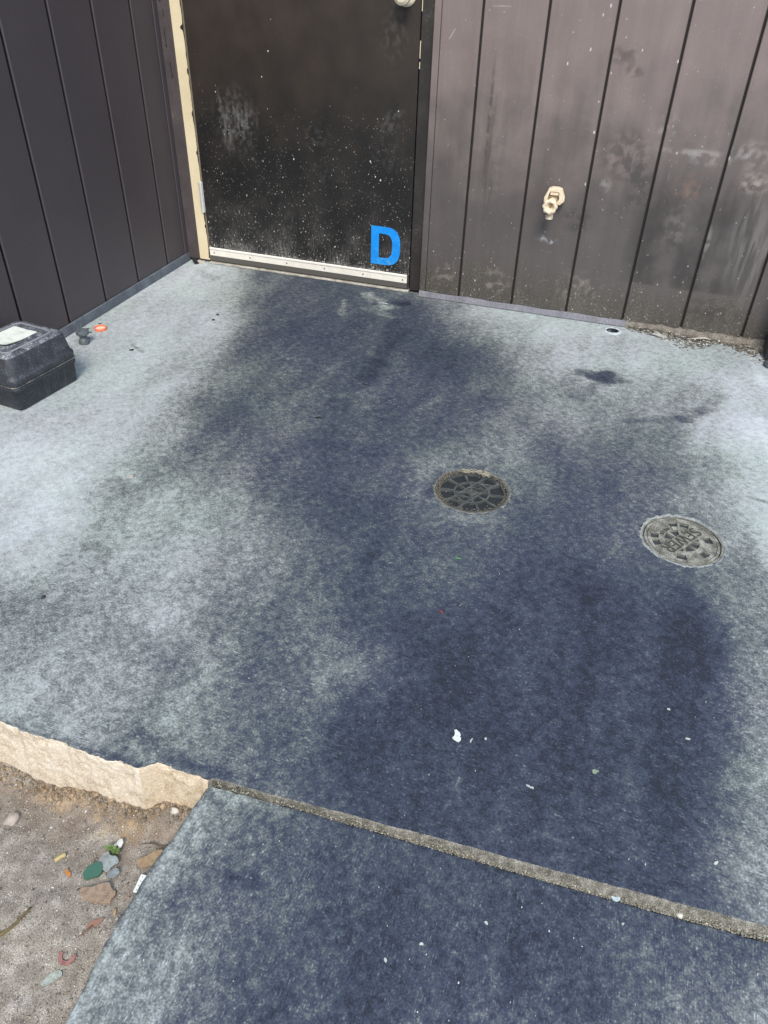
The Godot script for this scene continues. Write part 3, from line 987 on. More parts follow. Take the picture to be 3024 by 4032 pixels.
# ---------------------------------------------------------------- door
func build_door() -> void:
	var x0 := 0.1035
	var x1 := 0.9635
	var wx := x1 - x0
	var wy := 2.02
	var y0 := 0.014
	var w := 1024
	var h := 2048
	var a := noise_bytes(w, h, 0.006, 4, 141)
	var b := noise_bytes(w, h, 0.2, 2, 142)
	var paint := lut([0.0, 0.5, 1.0], [Color(0.009, 0.0088, 0.0088), Color(0.034, 0.0255, 0.021), Color(0.058, 0.046, 0.039)])
	var dust := lut([0.0, 0.45, 0.7, 1.0], [Color(0.028, 0.027, 0.026), Color(0.09, 0.087, 0.083), Color(0.20, 0.195, 0.19), Color(0.42, 0.41, 0.40)])
	var spray := streak_image(w, h, 5, 0.12, 3, 144, true).get_data()
	var out := PackedByteArray()
	out.resize(w * h * 3)
	for j in h:
		var y := y0 + wy * (1.0 - (j + 0.5) / h)
		for i in w:
			var k := j * w + i
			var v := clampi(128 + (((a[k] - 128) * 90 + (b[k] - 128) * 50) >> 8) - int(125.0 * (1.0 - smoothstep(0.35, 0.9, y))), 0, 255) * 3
			var f := clampf(exp(-(y - 0.03) / 0.13) * (0.62 + (a[k] - 128) * 0.006), 0, 1) if y < 0.8 else 0.0
			var d := clampi(128 + (((spray[k] - 128) * 300 + (b[k] - 128) * 120) >> 8), 0, 255) * 3
			for ch in 3:
				out[k * 3 + ch] = int(lerpf(paint[v + ch], dust[d + ch], f))
	var im := Image.create_from_data(w, h, false, Image.FORMAT_RGB8, out)
	var px := func(x: float) -> float: return (x - x0) / wx * w
	var py := func(y: float) -> float: return (1.0 - (y - y0) / wy) * h
	var n5 := noise_bytes(512, 512, 0.03, 4, 145)
	var n6 := streak_image(512, 512, 8, 0.05, 4, 146, true).get_data()
	var sm := func(x: float, y: float, rx: float, ry: float, c: Color, cut: float, turn := 0.0, nz := n5) -> void:
		smudge(im, px.call(x), py.call(y), rx / wx * w, ry / wy * h, c, nz, cut, turn)
	var pale := Color(0.40, 0.40, 0.40, 0.6)
	sm.call(0.27, 0.55, 0.11, 0.14, pale, 0.55)
	sm.call(0.235, 0.51, 0.03, 0.10, Color(0.5, 0.5, 0.5, 0.6), 0.5, 0.0, n6)
	sm.call(0.30, 0.56, 0.07, 0.08, Color(0.45, 0.45, 0.45, 0.5), 0.5, 0.0, n6)
	sm.call(0.21, 0.61, 0.012, 0.05, pale, 0.5)
	sm.call(0.88, 0.60, 0.06, 0.04, Color(0.40, 0.40, 0.40, 0.5), 0.5, 0.5)
	sm.call(0.60, 0.52, 0.08, 0.06, Color(0.34, 0.34, 0.34, 0.4), 0.55)
	sm.call(0.62, 0.40, 0.10, 0.05, Color(0.34, 0.34, 0.34, 0.35), 0.55)
	sm.call(0.88, 0.86, 0.06, 0.10, Color(0.42, 0.40, 0.38, 0.35), 0.55)
	sm.call(0.86, 0.50, 0.08, 0.10, Color(0.34, 0.34, 0.34, 0.35), 0.55)
	# white paint spatter, thicker towards the foot
	for k in 3000:
		var y := 0.07 + 0.54 * pow(rng.randf(), 2.5) + (0.35 * rng.randf() if rng.randf() < 0.04 else 0.0)
		var c := rng.randf_range(0.55, 0.95)
		var r := rng.randf_range(0.6, 1.4)
		if rng.randf() < 0.13:
			r = rng.randf_range(1.4, 2.4)
		if rng.randf() < 0.015:
			r = rng.randf_range(2.4, 3.6)
		splat(im, px.call(rng.randf_range(x0, x1)), py.call(y), r, Color(c, c, c * 0.98, rng.randf_range(0.35, 1.0)), rng.randf_range(0.7, 1.5))
	for q in [[0.42, 0.78, 2.5], [0.39, 0.70, 2.2], [0.20, 0.64, 2.2], [0.90, 0.63, 2.2], [0.50, 0.44, 2.8], [0.80, 0.46, 3.0], [0.84, 0.40, 3.2], [0.82, 0.41, 2.6]]:
		splat(im, px.call(q[0]), py.call(q[1]), q[2], Color(0.9, 0.9, 0.88, 0.95), 1.2)
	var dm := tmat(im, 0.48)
	dm.heightmap_enabled = true
	dm.heightmap_texture = tex(noise_image(512, 512, 0.05, 3, 147))
	dm.heightmap_scale = 0.025
	var door := thing("door", "dark brown flat door with white paint spatter and a blue letter D", "door")
	var st := begin()
	cbox(st, Vector3(x0, y0, -0.044), Vector3(x1, y0 + wy, 0.0), 0.0015)
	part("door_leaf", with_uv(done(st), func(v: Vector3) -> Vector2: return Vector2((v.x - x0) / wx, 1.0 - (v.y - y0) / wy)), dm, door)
	# aluminium sweep with its screws and rubber
	var alum := tmat(mottle(256, 0.03, 0.3, 0.4, 148, [0.0, 0.2, 0.5, 1.0], [Color(0.45, 0.40, 0.34), Color(0.70, 0.66, 0.60), Color(0.78, 0.75, 0.69), Color(0.84, 0.82, 0.77)], 1.0), 0.45, 2.0)
	var sweep := part("door_sweep", box_mesh(Vector3(0.1045, 0.034, 0.0003), Vector3(0.9565, 0.0675, 0.0045), 0.0015), alum, door)
	part("bead", box_mesh(Vector3(0.105, 0.0595, 0.0046), Vector3(0.956, 0.0665, 0.0072), 0.0012), alum, sweep)
	var screw := lathe_mesh([Vector2(0.0035, 0.0), Vector2(0.003, 0.0012), Vector2(0.0008, 0.0014), Vector2(0.0006, 0.0006), Vector2(0.0, 0.0006)], 12, Transform3D(Basis(Vector3.RIGHT, PI / 2), Vector3.ZERO))
	for k in 6:
		part("screw", screw, mat(L(0.35, 0.31, 0.27), 0.5, 0.6), sweep, Vector3(0.125 + 0.163 * k, 0.047, 0.0046))
	part("rubber_strip", box_mesh(Vector3(0.1045, 0.013, -0.002), Vector3(0.9565, 0.0338, 0.0030), 0.001), mat(L(0.09, 0.085, 0.078), 0.8), door)
	# hinge
	var hm := mat(L(0.62, 0.61, 0.58), 0.4, 0.2)
	var hinge := part("hinge", lathe_mesh([Vector2(0.0, 0.204), Vector2(0.005, 0.204), Vector2(0.0062, 0.207), Vector2(0.0062, 0.319), Vector2(0.005, 0.322), Vector2(0.0, 0.3225)], 16), hm, door, Vector3(0.097, 0, 0.006))
	part("hinge_leaf", box_mesh(Vector3(-0.013, 0.206, -0.0058), Vector3(0.007, 0.320, -0.0035), 0.0006), hm, hinge)
	for k in 4:
		part("knuckle_joint", lathe_mesh([Vector2(0.0064, 0.0), Vector2(0.0058, 0.0004), Vector2(0.0058, 0.0012), Vector2(0.0064, 0.0016)], 16), mat(L(0.1, 0.1, 0.1), 0.6), hinge, Vector3(0, 0.228 + 0.0232 * k, 0))
	# letter D
	var dn := part("letter", with_uv(letter_d(), func(v: Vector3) -> Vector2: return Vector2((v.x - 0.80) / 0.14, 1.0 - (v.y - 0.09) / 0.155)), blue_film(), door)
	dn.set_meta("label", "bright blue capital letter D stuck on the door")
	# knob
	var brass := mat(L(0.80, 0.72, 0.55), 0.3, 0.25)
	var t := Transform3D(Basis(Vector3.RIGHT, PI / 2), Vector3.ZERO)
	var knob := part("door_knob", lathe_mesh([Vector2(0.0, 0.001), Vector2(0.033, 0.001), Vector2(0.033, 0.004), Vector2(0.028, 0.008), Vector2(0.013, 0.010), Vector2(0.011, 0.026), Vector2(0.015, 0.031), Vector2(0.025, 0.036), Vector2(0.0285, 0.045), Vector2(0.0265, 0.055), Vector2(0.018, 0.061), Vector2(0.0, 0.0625)], 40, t), brass, door, Vector3(0.914, 0.962, 0))
	part("keyhole", box_mesh(Vector3(-0.0015, -0.005, 0.0625), Vector3(0.0015, 0.005, 0.0632), 0.0003), mat(L(0.02, 0.02, 0.02), 0.6), knob)

	# frame
	var frame := thing("door_frame", "door frame with a bare cream hinge jamb and a dark latch jamb", "door frame")
	var cream := tmat(mottle(256, 0.01, 0.2, 0.3, 150, [0.0, 0.25, 0.6, 1.0], [Color(0.48, 0.38, 0.24), Color(0.64, 0.54, 0.36), Color(0.70, 0.60, 0.41), Color(0.74, 0.65, 0.47)], 0.9), 0.6, 1.5)
	var dark := tmat(mottle(256, 0.02, 0.2, 0.4, 151, [0.0, 0.5, 0.8, 1.0], [Color(0.018, 0.015, 0.014), Color(0.026, 0.022, 0.021), Color(0.04, 0.036, 0.034), Color(0.10, 0.09, 0.085)], 1.1), 0.5, 1.5)
	var plum := tmat(mottle(256, 0.02, 0.2, 0.4, 152, [0.0, 0.5, 0.85, 1.0], [Color(0.05, 0.04, 0.042), Color(0.068, 0.055, 0.058), Color(0.085, 0.07, 0.073), Color(0.25, 0.23, 0.22)], 1.1), 0.55, 1.5)
	part("casing", box_mesh(Vector3(0.0035, 0.012, -0.05), Vector3(0.052, 2.10, 0.004), 0.0015), plum, frame).set_meta("label", "plum brown casing strip in the wall corner")
	# raw jamb with the torn edge of the old paint film beside the door gap
	var j := part("jamb", box_mesh(Vector3(0.0523, 0.012, -0.10), Vector3(0.0985, 2.08, 0.0005), 0.0012), cream, frame)
	j.set_meta("label", "bare cream hinge jamb with torn dark paint at its edge")
	var st2 := begin()
	flat(st2)
	var yy := 0.02
	var torn := 0.094
	while yy < 2.06:
		var ny := yy + 0.006
		var wide := 0.0012 + maxf(0.0, en(yy * 900.0, 300.0)) * 0.006 + (0.004 if fmod(yy * 7.3, 1.0) < 0.10 else 0.0)
		var edge := 0.0985 - wide * (1.0 + 1.2 * smoothstep(0.6, 1.0, yy))
		quad(st2, Vector3(torn, yy, 0.0011), Vector3(0.0995, yy, 0.0011), Vector3(0.0995, ny, 0.0011), Vector3(edge, ny, 0.0011), Vector3(0, 0, 1))
		quad(st2, Vector3(torn, yy, 0.0005), Vector3(torn, yy, 0.0011), Vector3(edge, ny, 0.0011), Vector3(edge, ny, 0.0005), Vector3(-1, 0, 0))
		torn = edge
		yy = ny
	part("torn_paint", done(st2), dark, j)
	# smears of dark sealant down the casing
	var seal := mat(L(0.02, 0.016, 0.016), 0.5)
	var sl := begin()
	for q in [[0.018, 0.93, 0.05], [0.022, 0.80, 0.06], [0.030, 0.70, 0.05], [0.026, 0.875, 0.02]]:
		var pts := []
		var rad := []
		for k in 12:
			pts.append(Vector3(q[0] + rng.randf_range(-0.002, 0.002), q[1] - q[2] / 2.0 + q[2] * k / 11.0, 0.0045))
			rad.append(rng.randf_range(0.0006, 0.0024))
		tube(sl, pts, rad, 6)
	sl.generate_normals()
	part("sealant_smear", sl.commit(), seal, frame)
	part("jamb", box_mesh(Vector3(0.9675, 0.010, -0.10), Vector3(1.0132, 2.08, 0.0005), 0.0012), dark, frame).set_meta("label", "dark brown latch side jamb")
	part("stop", box_mesh(Vector3(0.0986, 0.012, -0.10), Vector3(0.9674, 2.08, -0.046), 0.001), mat(L(0.01, 0.009, 0.009), 0.8), frame)
	part("head", box_mesh(Vector3(0.0523, 2.0805, -0.10), Vector3(1.0132, 2.13, 0.0005), 0.0012), dark, frame)
	part("threshold", box_mesh(Vector3(0.100, 0.0005, -0.06), Vector3(0.966, 0.0085, 0.010), 0.002), tmat(mottle(256, 0.03, 0.3, 0.5, 153, [0.0, 0.4, 0.7, 1.0], [Color(0.12, 0.105, 0.085), Color(0.30, 0.28, 0.24), Color(0.52, 0.50, 0.45), Color(0.7, 0.68, 0.63)], 1.2), 0.6, 3.0), frame)
	# latch gap chips of bare wood
	for q in [[0.9668, 0.95, 0.03], [0.9662, 0.84, 0.05], [0.9664, 0.78, 0.02]]:
		part("paint_chip", box_mesh(Vector3(q[0], q[1] - q[2], 0.0004), Vector3(q[0] + 0.0026, q[1], 0.0016), 0.0003), cream, frame)
	# wall over the door, of the same boards, and the corner behind
	var wall := thing("upper_wall", "dark boarded wall strip above the door head", "wall")
	part("board", box_mesh(Vector3(0.0035, 2.131, -0.12), Vector3(1.0132, 2.75, 0.012), 0.002), plum, wall)
	part("backing", box_mesh(Vector3(-0.15, 0.0, -0.2), Vector3(6.0, 2.75, -0.155), 0.001), dark, wall)

func blue_film() -> StandardMaterial3D:
	var im := mottle(256, 0.01, 0.2, 0.4, 160, [0.0, 0.5, 1.0], [Color(0.004, 0.20, 0.66), Color(0.004, 0.26, 0.80), Color(0.01, 0.30, 0.86)], 1.0)
	var nz := noise_bytes(512, 512, 0.03, 3, 163)
	smudge(im, 130, 235, 130, 40, Color(0.55, 0.66, 0.78, 0.45), nz, 0.5)
	for k in 90:
		splat(im, rng.randf() * 256, 256.0 * sqrt(rng.randf()), rng.randf_range(0.8, 2.4), Color(0.75, 0.85, 0.92, rng.randf_range(0.3, 0.9)))
	return tmat(im, 0.5)

func letter_d() -> ArrayMesh:
	var x0 := 0.808
	var y0 := 0.094
	var w := 0.116
	var h := 0.143
	var s := 0.031
	var outer := []
	var inner := []
	var n := 24
	for k in n + 1:
		var t := PI / 2.0 - PI * k / n
		var ex := 0.72
		outer.append(Vector2(x0 + w * 0.46 + w * 0.54 * signf(cos(t)) * pow(absf(cos(t)), ex), y0 + h / 2.0 + h / 2.0 * signf(sin(t)) * pow(absf(sin(t)), ex)))
		inner.append(Vector2(x0 + w * 0.44 + (w * 0.56 - s) * signf(cos(t)) * pow(absf(cos(t)), ex), y0 + h / 2.0 + (h / 2.0 - s * 0.84) * signf(sin(t)) * pow(absf(sin(t)), ex)))
	outer.push_front(Vector2(x0, y0 + h))
	inner.push_front(Vector2(x0 + s, y0 + h - s * 0.84))
	outer.append(Vector2(x0, y0))
	inner.append(Vector2(x0 + s, y0 + s * 0.84))
	outer.append(outer[0])
	inner.append(inner[0])
	var st := begin()
	flat(st)
	var zf := 0.0011
	var zb := 0.0002
	for k in outer.size() - 1:
		var a: Vector2 = outer[k]
		var b: Vector2 = outer[k + 1]
		var c: Vector2 = inner[k + 1]
		var d: Vector2 = inner[k]
		quad(st, Vector3(a.x, a.y, zf), Vector3(b.x, b.y, zf), Vector3(c.x, c.y, zf), Vector3(d.x, d.y, zf), Vector3(0, 0, 1))
		var e := (b - a).orthogonal()
		quad(st, Vector3(a.x, a.y, zb), Vector3(b.x, b.y, zb), Vector3(b.x, b.y, zf), Vector3(a.x, a.y, zf), Vector3(-e.x, -e.y, 0))
		quad(st, Vector3(d.x, d.y, zb), Vector3(c.x, c.y, zb), Vector3(c.x, c.y, zf), Vector3(d.x, d.y, zf), Vector3(e.x, e.y, 0))
	return done(st)

# ---------------------------------------------------------------- sewer covers
func build_cover(called: String, label: String, at: Vector3, read: Vector2, grimy: bool) -> void:
	var turn := -atan2(read.y, read.x)
	var o := thing(called, label, "manhole cover", at, turn, "sewer covers in the slab")
	var r := 0.086
	var top: StandardMaterial3D
	var low: StandardMaterial3D
	var let: StandardMaterial3D
	var sd := 171 if grimy else 161
	if grimy:
		top = tmat(mottle(256, 0.03, 0.25, 0.5, sd, [0.0, 0.4, 0.7, 1.0], [Color(0.03, 0.034, 0.036), Color(0.06, 0.067, 0.068), Color(0.085, 0.092, 0.09), Color(0.18, 0.175, 0.15)], 1.5), 0.6, 4.0)
		low = mat(L(0.017, 0.021, 0.026), 0.55)
		let = mat(L(0.05, 0.054, 0.052), 0.6)
	else:
		top = tmat(mottle(256, 0.03, 0.25, 0.5, sd, [0.0, 0.35, 0.6, 1.0], [Color(0.05, 0.05, 0.043), Color(0.135, 0.135, 0.116), Color(0.225, 0.225, 0.198), Color(0.38, 0.38, 0.35)], 1.9), 0.8, 4.0)
		low = mat(L(0.036, 0.042, 0.048), 0.75)
		let = mat(L(0.05, 0.052, 0.046), 0.7)
	var y1 := -0.0055 if grimy else -0.0025
	var y0 := y1 - 0.006
	var st := begin()
	sector(st, 0.0, r, 0, TAU, y0 - 0.006, y0)
	part("base_plate", done(st), low, o)
	st = begin()
	if grimy:
		sector(st, 0.080, 0.086, 0, TAU, y0 - 0.001, y1)
		sector(st, 0.042, 0.0465, 0, TAU, y0 - 0.001, y1)
		for zz in [-0.019, 0.019]:
			cbox(st, Vector3(-0.0795, y0 - 0.001, zz - 0.0024), Vector3(0.0795, y1 + 0.0006, zz + 0.0024), 0.0008)
		for q in [-0.052, -0.026, 0.0, 0.026, 0.052]:
			var bar := PackedVector2Array([Vector2(q - 0.013, -0.019), Vector2(q - 0.009, -0.019), Vector2(q + 0.013, 0.019), Vector2(q + 0.009, 0.019)])
			slab_poly(st, bar, y0 - 0.0013, y1 - 0.0002)
	else:
		sector(st, 0.071, 0.0785, 0, TAU, y0 - 0.001, y1)
		sector(st, 0.0798, 0.086, 0, TAU, y0 - 0.001, y1 - 0.0006)
		sector(st, 0.040, 0.053, 0, TAU, y0 - 0.001, y1)
		cbox(st, Vector3(-0.0725, y0 - 0.001, -0.0185), Vector3(0.0725, y1 + 0.0006, 0.0185), 0.001)
	for side in [0.0, PI]:
		for k in 3:
			var a: float = side + PI / 4.0 * (k + 1)
			sector(st, 0.004, 0.041, a - 0.09, a + 0.09, y0 - 0.0012, y1 - 0.0003)
		sector(st, 0.0, 0.013, side + 0.2, side + PI - 0.2, y0 - 0.0012, y1 - 0.0005)
	# outer zone: solid except for its pockets
	var pockets := [0.55, 0.98, PI - 0.98, PI - 0.55, PI + 0.62, TAU - 0.62, PI + 1.57] if not grimy else [0.45, 0.95, 1.45, PI - 0.95, PI - 0.45, PI + 0.45, PI + 0.95, PI + 1.57, TAU - 0.95, TAU - 0.45]
	var from := 0.0
	pockets.sort()
	if grimy:
		for k in 10:
			var a := TAU * (k + 0.5) / 10.0
			if absf(sin(a)) > 0.28:
				sector(st, 0.0460, 0.0805, a - 0.05, a + 0.05, y0 - 0.0014, y1 - 0.0004)
	else:
		for p in pockets:
			sector(st, 0.0525, 0.0715, from, p - 0.17, y0 - 0.0014, y1 - 0.0002)
			from = p + 0.17
		sector(st, 0.0525, 0.0715, from, TAU, y0 - 0.0014, y1 - 0.0002)
	part("ribbed_top", done(st), top, o)
	# lettering
	var font := SystemFont.new()
	font.font_names = PackedStringArray(["Droid Sans"])
	font.font_weight = 700
	var word := TextMesh.new()
	word.text = "SEWER"
	var thin := SystemFont.new()
	thin.font_names = PackedStringArray(["Droid Sans"])
	thin.font_weight = 400
	word.font = thin
	word.font_size = 64
	word.pixel_size = 0.00064
	word.depth = 0.003
	var lay := Basis(Vector3.RIGHT, -PI / 2)
	var wm := part("lettering", word, let, o, Vector3(0, (y1 + 0.0008) if not grimy else (y0 + 0.0022), 0.0005))
	wm.basis = lay
	if not grimy:
		var text := "INDIA"
		for k in 5:
			var tm := TextMesh.new()
			tm.text = text[k]
			tm.font = font
			tm.font_size = 32
			tm.pixel_size = 0.00038
			tm.depth = 0.0014
			var a := PI / 2.0 + 0.40 - 0.20 * k
			var lm := part("small_letter", tm, let, o, Vector3(cos(a) * 0.0468, y1 + 0.0004, sin(a) * 0.0468))
			lm.basis = Basis(Vector3.UP, -(a - PI / 2.0)) * lay
	# frame ring and the ragged mortar that holds it
	st = begin()
	var fr := 0.0885
	sector(st, fr, 0.0935, 0, TAU, -0.02, -0.0016)
	part("frame_ring", done(st), top, o)
	st = begin()
	sector(st, 0.0860, 0.0892, 0, TAU, -0.02, y0 - 0.004)
	part("groove", done(st), mat(L(0.03, 0.028, 0.024), 0.9), o)
	var mortar := tmat(mottle(256, 0.03, 0.25, 0.5, sd + 3, [0.0, 0.35, 0.6, 1.0], [Color(0.05, 0.055, 0.06), Color(0.15, 0.165, 0.175), Color(0.27, 0.29, 0.295), Color(0.46, 0.48, 0.48)] if not grimy else [Color(0.04, 0.04, 0.036), Color(0.10, 0.10, 0.09), Color(0.16, 0.16, 0.145), Color(0.30, 0.30, 0.27)], 1.2), 0.95, 4.0)
	st = begin()
	st.set_smooth_group(1)
	var n := 120
	for k in n:
		var rows := []
		for t in [TAU * k / n, TAU * (k + 1) / n]:
			var tt := fposmod(t, TAU - 1e-5)
			var d := Vector3(cos(t), 0, sin(t))
			var e := en(cos(tt) * 420.0 + sd, sin(tt) * 420.0)
			var f := en(cos(tt) * 1500.0 + sd, sin(tt) * 1500.0)
			var reach := 0.0980 + e * 0.006 + f * 0.006
			rows.append([d * 0.0915 + Vector3(0, -0.0022, 0), d * (0.0945 + f * 0.0012) + Vector3(0, 0.0012 + e * 0.0014, 0), d * lerpf(0.0945, reach, 0.6) + Vector3(0, 0.0012 + f * 0.0018, 0), d * reach + Vector3(0, -0.001, 0)])
		for q in 3:
			quad(st, rows[0][q], rows[1][q], rows[1][q + 1], rows[0][q + 1], Vector3.UP)
	part("mortar_ring", done(st), mortar, o)
	if grimy:
		# straw and packed dirt in the rim
		var inv := o.transform.affine_inverse()
		st = begin()
		for k in 60:
			var a := -PI / 2.0 - 0.1 + rng.randf_range(-0.42, 0.42)
			var q := Vector3(cos(a), 0, sin(a)) * rng.randf_range(0.074, 0.090) + at
			var d := Vector3(rng.randf_range(-1, 1), rng.randf_range(-0.05, 0.12), rng.randf_range(-0.35, 0.35)).normalized() * rng.randf_range(0.004, 0.013)
			var base := Vector3(q.x, rng.randf_range(0.0005, 0.004), q.z)
			tube(st, [inv * (base - d), inv * (base + Vector3(0, 0.0015, 0)), inv * (base + d)], [0.0005, 0.0009, 0.0004], 4)
		st.generate_normals()
		part("straw", st.commit(), mat(L(0.34, 0.32, 0.25), 0.9), o).set_meta("kind", "stuff")
		var mm := MultiMesh.new()
		mm.transform_format = MultiMesh.TRANSFORM_3D
		mm.use_colors = true
		mm.mesh = pebble(Vector3(0.0016, 0.0011, 0.0015), 0.3, 5)
		mm.instance_count = 520
		for k in 520:
			var a := rng.randf() * TAU
			if rng.randf() < 0.45:
				a = PI + rng.randf_range(-0.9, 0.9)
			var rr := rng.randf_range(0.080, 0.094)
			var q := inv * (Vector3(cos(a) * rr, 0, sin(a) * rr) + at)
			q.y = rng.randf_range(-0.003, 0.0008)
			var c := rng.randf_range(0.6, 1.5)
			mm.set_instance_transform(k, Transform3D(Basis(Vector3.UP, rng.randf() * TAU).scaled(Vector3.ONE * rng.randf_range(0.7, 1.8)), q))
			mm.set_instance_color(k, Color(0.10 * c, 0.088 * c, 0.07 * c))
		var mi := MultiMeshInstance3D.new()
		mi.name = "packed_dirt"
		mi.multimesh = mm
		var dm := mat(Color.WHITE, 0.95)
		dm.vertex_color_use_as_albedo = true
		mi.material_override = dm
		mi.set_meta("kind", "stuff")
		o.add_child(mi)

# ---------------------------------------------------------------- spigot
func build_spigot() -> void:
	var o := thing("hose_spigot", "cream painted hose spigot with round handle on the brown plank wall", "spigot", Vector3(1.469, 0.405, 0.0205))
	var m := tmat(mottle(256, 0.05, 0.25, 0.5, 181, [0.0, 0.3, 0.6, 1.0], [Color(0.40, 0.27, 0.15), Color(0.68, 0.53, 0.37), Color(0.77, 0.66, 0.50), Color(0.82, 0.76, 0.66)], 1.5), 0.45, 6.0)
	var fw := Transform3D(Basis(Vector3.RIGHT, PI / 2), Vector3.ZERO)
	var bst := begin()
	flat(bst)
	lathe(bst, [Vector2(0.0, 0.0), Vector2(0.021, 0.0), Vector2(0.021, 0.006), Vector2(0.014, 0.009), Vector2(0.014, 0.042), Vector2(0.011, 0.05), Vector2(0.0, 0.05)], 24, fw)
	lathe(bst, [Vector2(0.018, 0.014), Vector2(0.019, 0.015), Vector2(0.019, 0.024), Vector2(0.018, 0.025)], 6, fw)
	part("valve_body", done(bst), m, o)
	# arched guard, an inverted U open below
	var st := begin()
	flat(st)
	var outer := [Vector2(-0.028, -0.004), Vector2(-0.029, 0.012), Vector2(-0.017, 0.042), Vector2(-0.006, 0.0465), Vector2(0.016, 0.0465), Vector2(0.027, 0.043), Vector2(0.039, 0.016), Vector2(0.039, 0.004), Vector2(0.028, -0.007), Vector2(0.019, -0.008)]
	var inner := [Vector2(-0.016, -0.002), Vector2(-0.0165, 0.012), Vector2(-0.0115, 0.033), Vector2(-0.006, 0.0345), Vector2(0.016, 0.0345), Vector2(0.0195, 0.033), Vector2(0.0225, 0.014), Vector2(0.021, 0.008), Vector2(0.0185, 0.002), Vector2(0.016, 0.001)]
	var za := 0.010
	var zb := 0.034
	for k in outer.size() - 1:
		var a: Vector2 = outer[k]
		var b: Vector2 = outer[k + 1]
		var c: Vector2 = inner[k + 1]
		var d: Vector2 = inner[k]
		var e := (a + b) / 2.0
		var ai := a.lerp(d, 0.15)
		var bi := b.lerp(c, 0.15)
		quad(st, Vector3(ai.x, ai.y, zb), Vector3(bi.x, bi.y, zb), Vector3(c.x, c.y, zb), Vector3(d.x, d.y, zb), Vector3(0, 0, 1))
		quad(st, Vector3(a.x, a.y, zb - 0.003), Vector3(b.x, b.y, zb - 0.003), Vector3(bi.x, bi.y, zb), Vector3(ai.x, ai.y, zb), Vector3(e.x, e.y, 0.02))
		quad(st, Vector3(a.x, a.y, za), Vector3(b.x, b.y, za), Vector3(b.x, b.y, zb - 0.003), Vector3(a.x, a.y, zb - 0.003), Vector3(e.x, e.y, 0))
		quad(st, Vector3(d.x, d.y, za), Vector3(c.x, c.y, za), Vector3(c.x, c.y, zb), Vector3(d.x, d.y, zb), Vector3(-e.x, -e.y, 0))
		quad(st, Vector3(a.x, a.y, za), Vector3(b.x, b.y, za), Vector3(c.x, c.y, za), Vector3(d.x, d.y, za), Vector3(0, 0, -1))
	for k in [0, outer.size() - 1]:
		var a: Vector2 = outer[k]
		var d: Vector2 = inner[k]
		quad(st, Vector3(a.x, a.y, za), Vector3(d.x, d.y, za), Vector3(d.x, d.y, zb), Vector3(a.x, a.y, zb - 0.003), Vector3(0, -1, 0))
	cbox(st, Vector3(-0.0105, 0.0215, 0.008), Vector3(0.0190, 0.0342, 0.031), 0.002)
	part("arched_guard", done(st), m, o)
	part("stem", lathe_mesh([Vector2(0.008, 0.045), Vector2(0.008, 0.062), Vector2(0.011, 0.062), Vector2(0.011, 0.068)], 20, fw), m, o)
	# round handle with a scalloped rim and a sunk hub
	st = begin()
	st.set_smooth_group(1)
	var n := 64
	var ring := [[0.0, 0.066], [0.55, 0.064], [0.93, 0.067], [1.0, 0.072], [0.95, 0.079], [0.62, 0.081], [0.52, 0.078], [0.40, 0.073], [0.36, 0.0705], [0.0, 0.0705]]
	for k in ring.size() - 1:
		for i in n:
			var q := []
			for u in [[k, i], [k, i + 1], [k + 1, i + 1], [k + 1, i]]:
				var t: float = TAU * u[1] / n
				var rad := 0.0245 + (0.0014 * cos(t * 8.0) if ring[u[0]][0] > 0.6 else 0.0)
				q.append(Vector3(cos(t) * rad * ring[u[0]][0], sin(t) * rad * ring[u[0]][0], ring[u[0]][1]))
			var t2: float = TAU * (i + 0.5) / n
			var dz: float = ring[k + 1][1] - ring[k][1]
			var dr: float = ring[k + 1][0] - ring[k][0]
			quad(st, q[0], q[1], q[2], q[3], Vector3(cos(t2) * dz * 40.0, sin(t2) * dz * 40.0, -dr))
	var hn := part("round_handle", done(st), m, o, Vector3(0, -0.004, 0))
	part("hub_screw", lathe_mesh([Vector2(0.0055, 0.0706), Vector2(0.005, 0.0735), Vector2(0.0012, 0.074), Vector2(0.001, 0.072), Vector2(0.0, 0.072)], 16, fw), mat(L(0.30, 0.20, 0.11), 0.5), hn, Vector3(0.002, 0.002, 0))
	st = begin()
	tube(st, [Vector3(0, -0.004, 0.040), Vector3(0, -0.014, 0.047), Vector3(0, -0.026, 0.051), Vector3(0, -0.0395, 0.052)], [0.0125, 0.0125, 0.0115, 0.0115], 20)
	st.generate_normals()
	var spout := part("spout", st.commit(), m, o)
	part("hose_thread", lathe_mesh([Vector2(0.0105, -0.049), Vector2(0.0128, -0.048), Vector2(0.0128, -0.041), Vector2(0.0135, -0.040), Vector2(0.0135, -0.036), Vector2(0.0116, -0.035)], 24), m, spout, Vector3(0, 0, 0.052))
	part("spout_mouth", lathe_mesh([Vector2(0.0, -0.0478), Vector2(0.0105, -0.0478)], 20), mat(L(0.02, 0.018, 0.015), 0.9), spout, Vector3(0, 0, 0.052))

# ---------------------------------------------------------------- black plastic case
func round_rect(hx: float, hz: float, r: float, n := 6) -> Array:
	var o := []
	for c in [[1, 1, 0.0], [-1, 1, PI / 2], [-1, -1, PI], [1, -1, 1.5 * PI]]:
		for k in n + 1:
			var t: float = c[2] + PI / 2.0 * k / n
			o.append(Vector2(c[0] * (hx - r) + cos(t) * r, c[1] * (hz - r) + sin(t) * r))
	return o

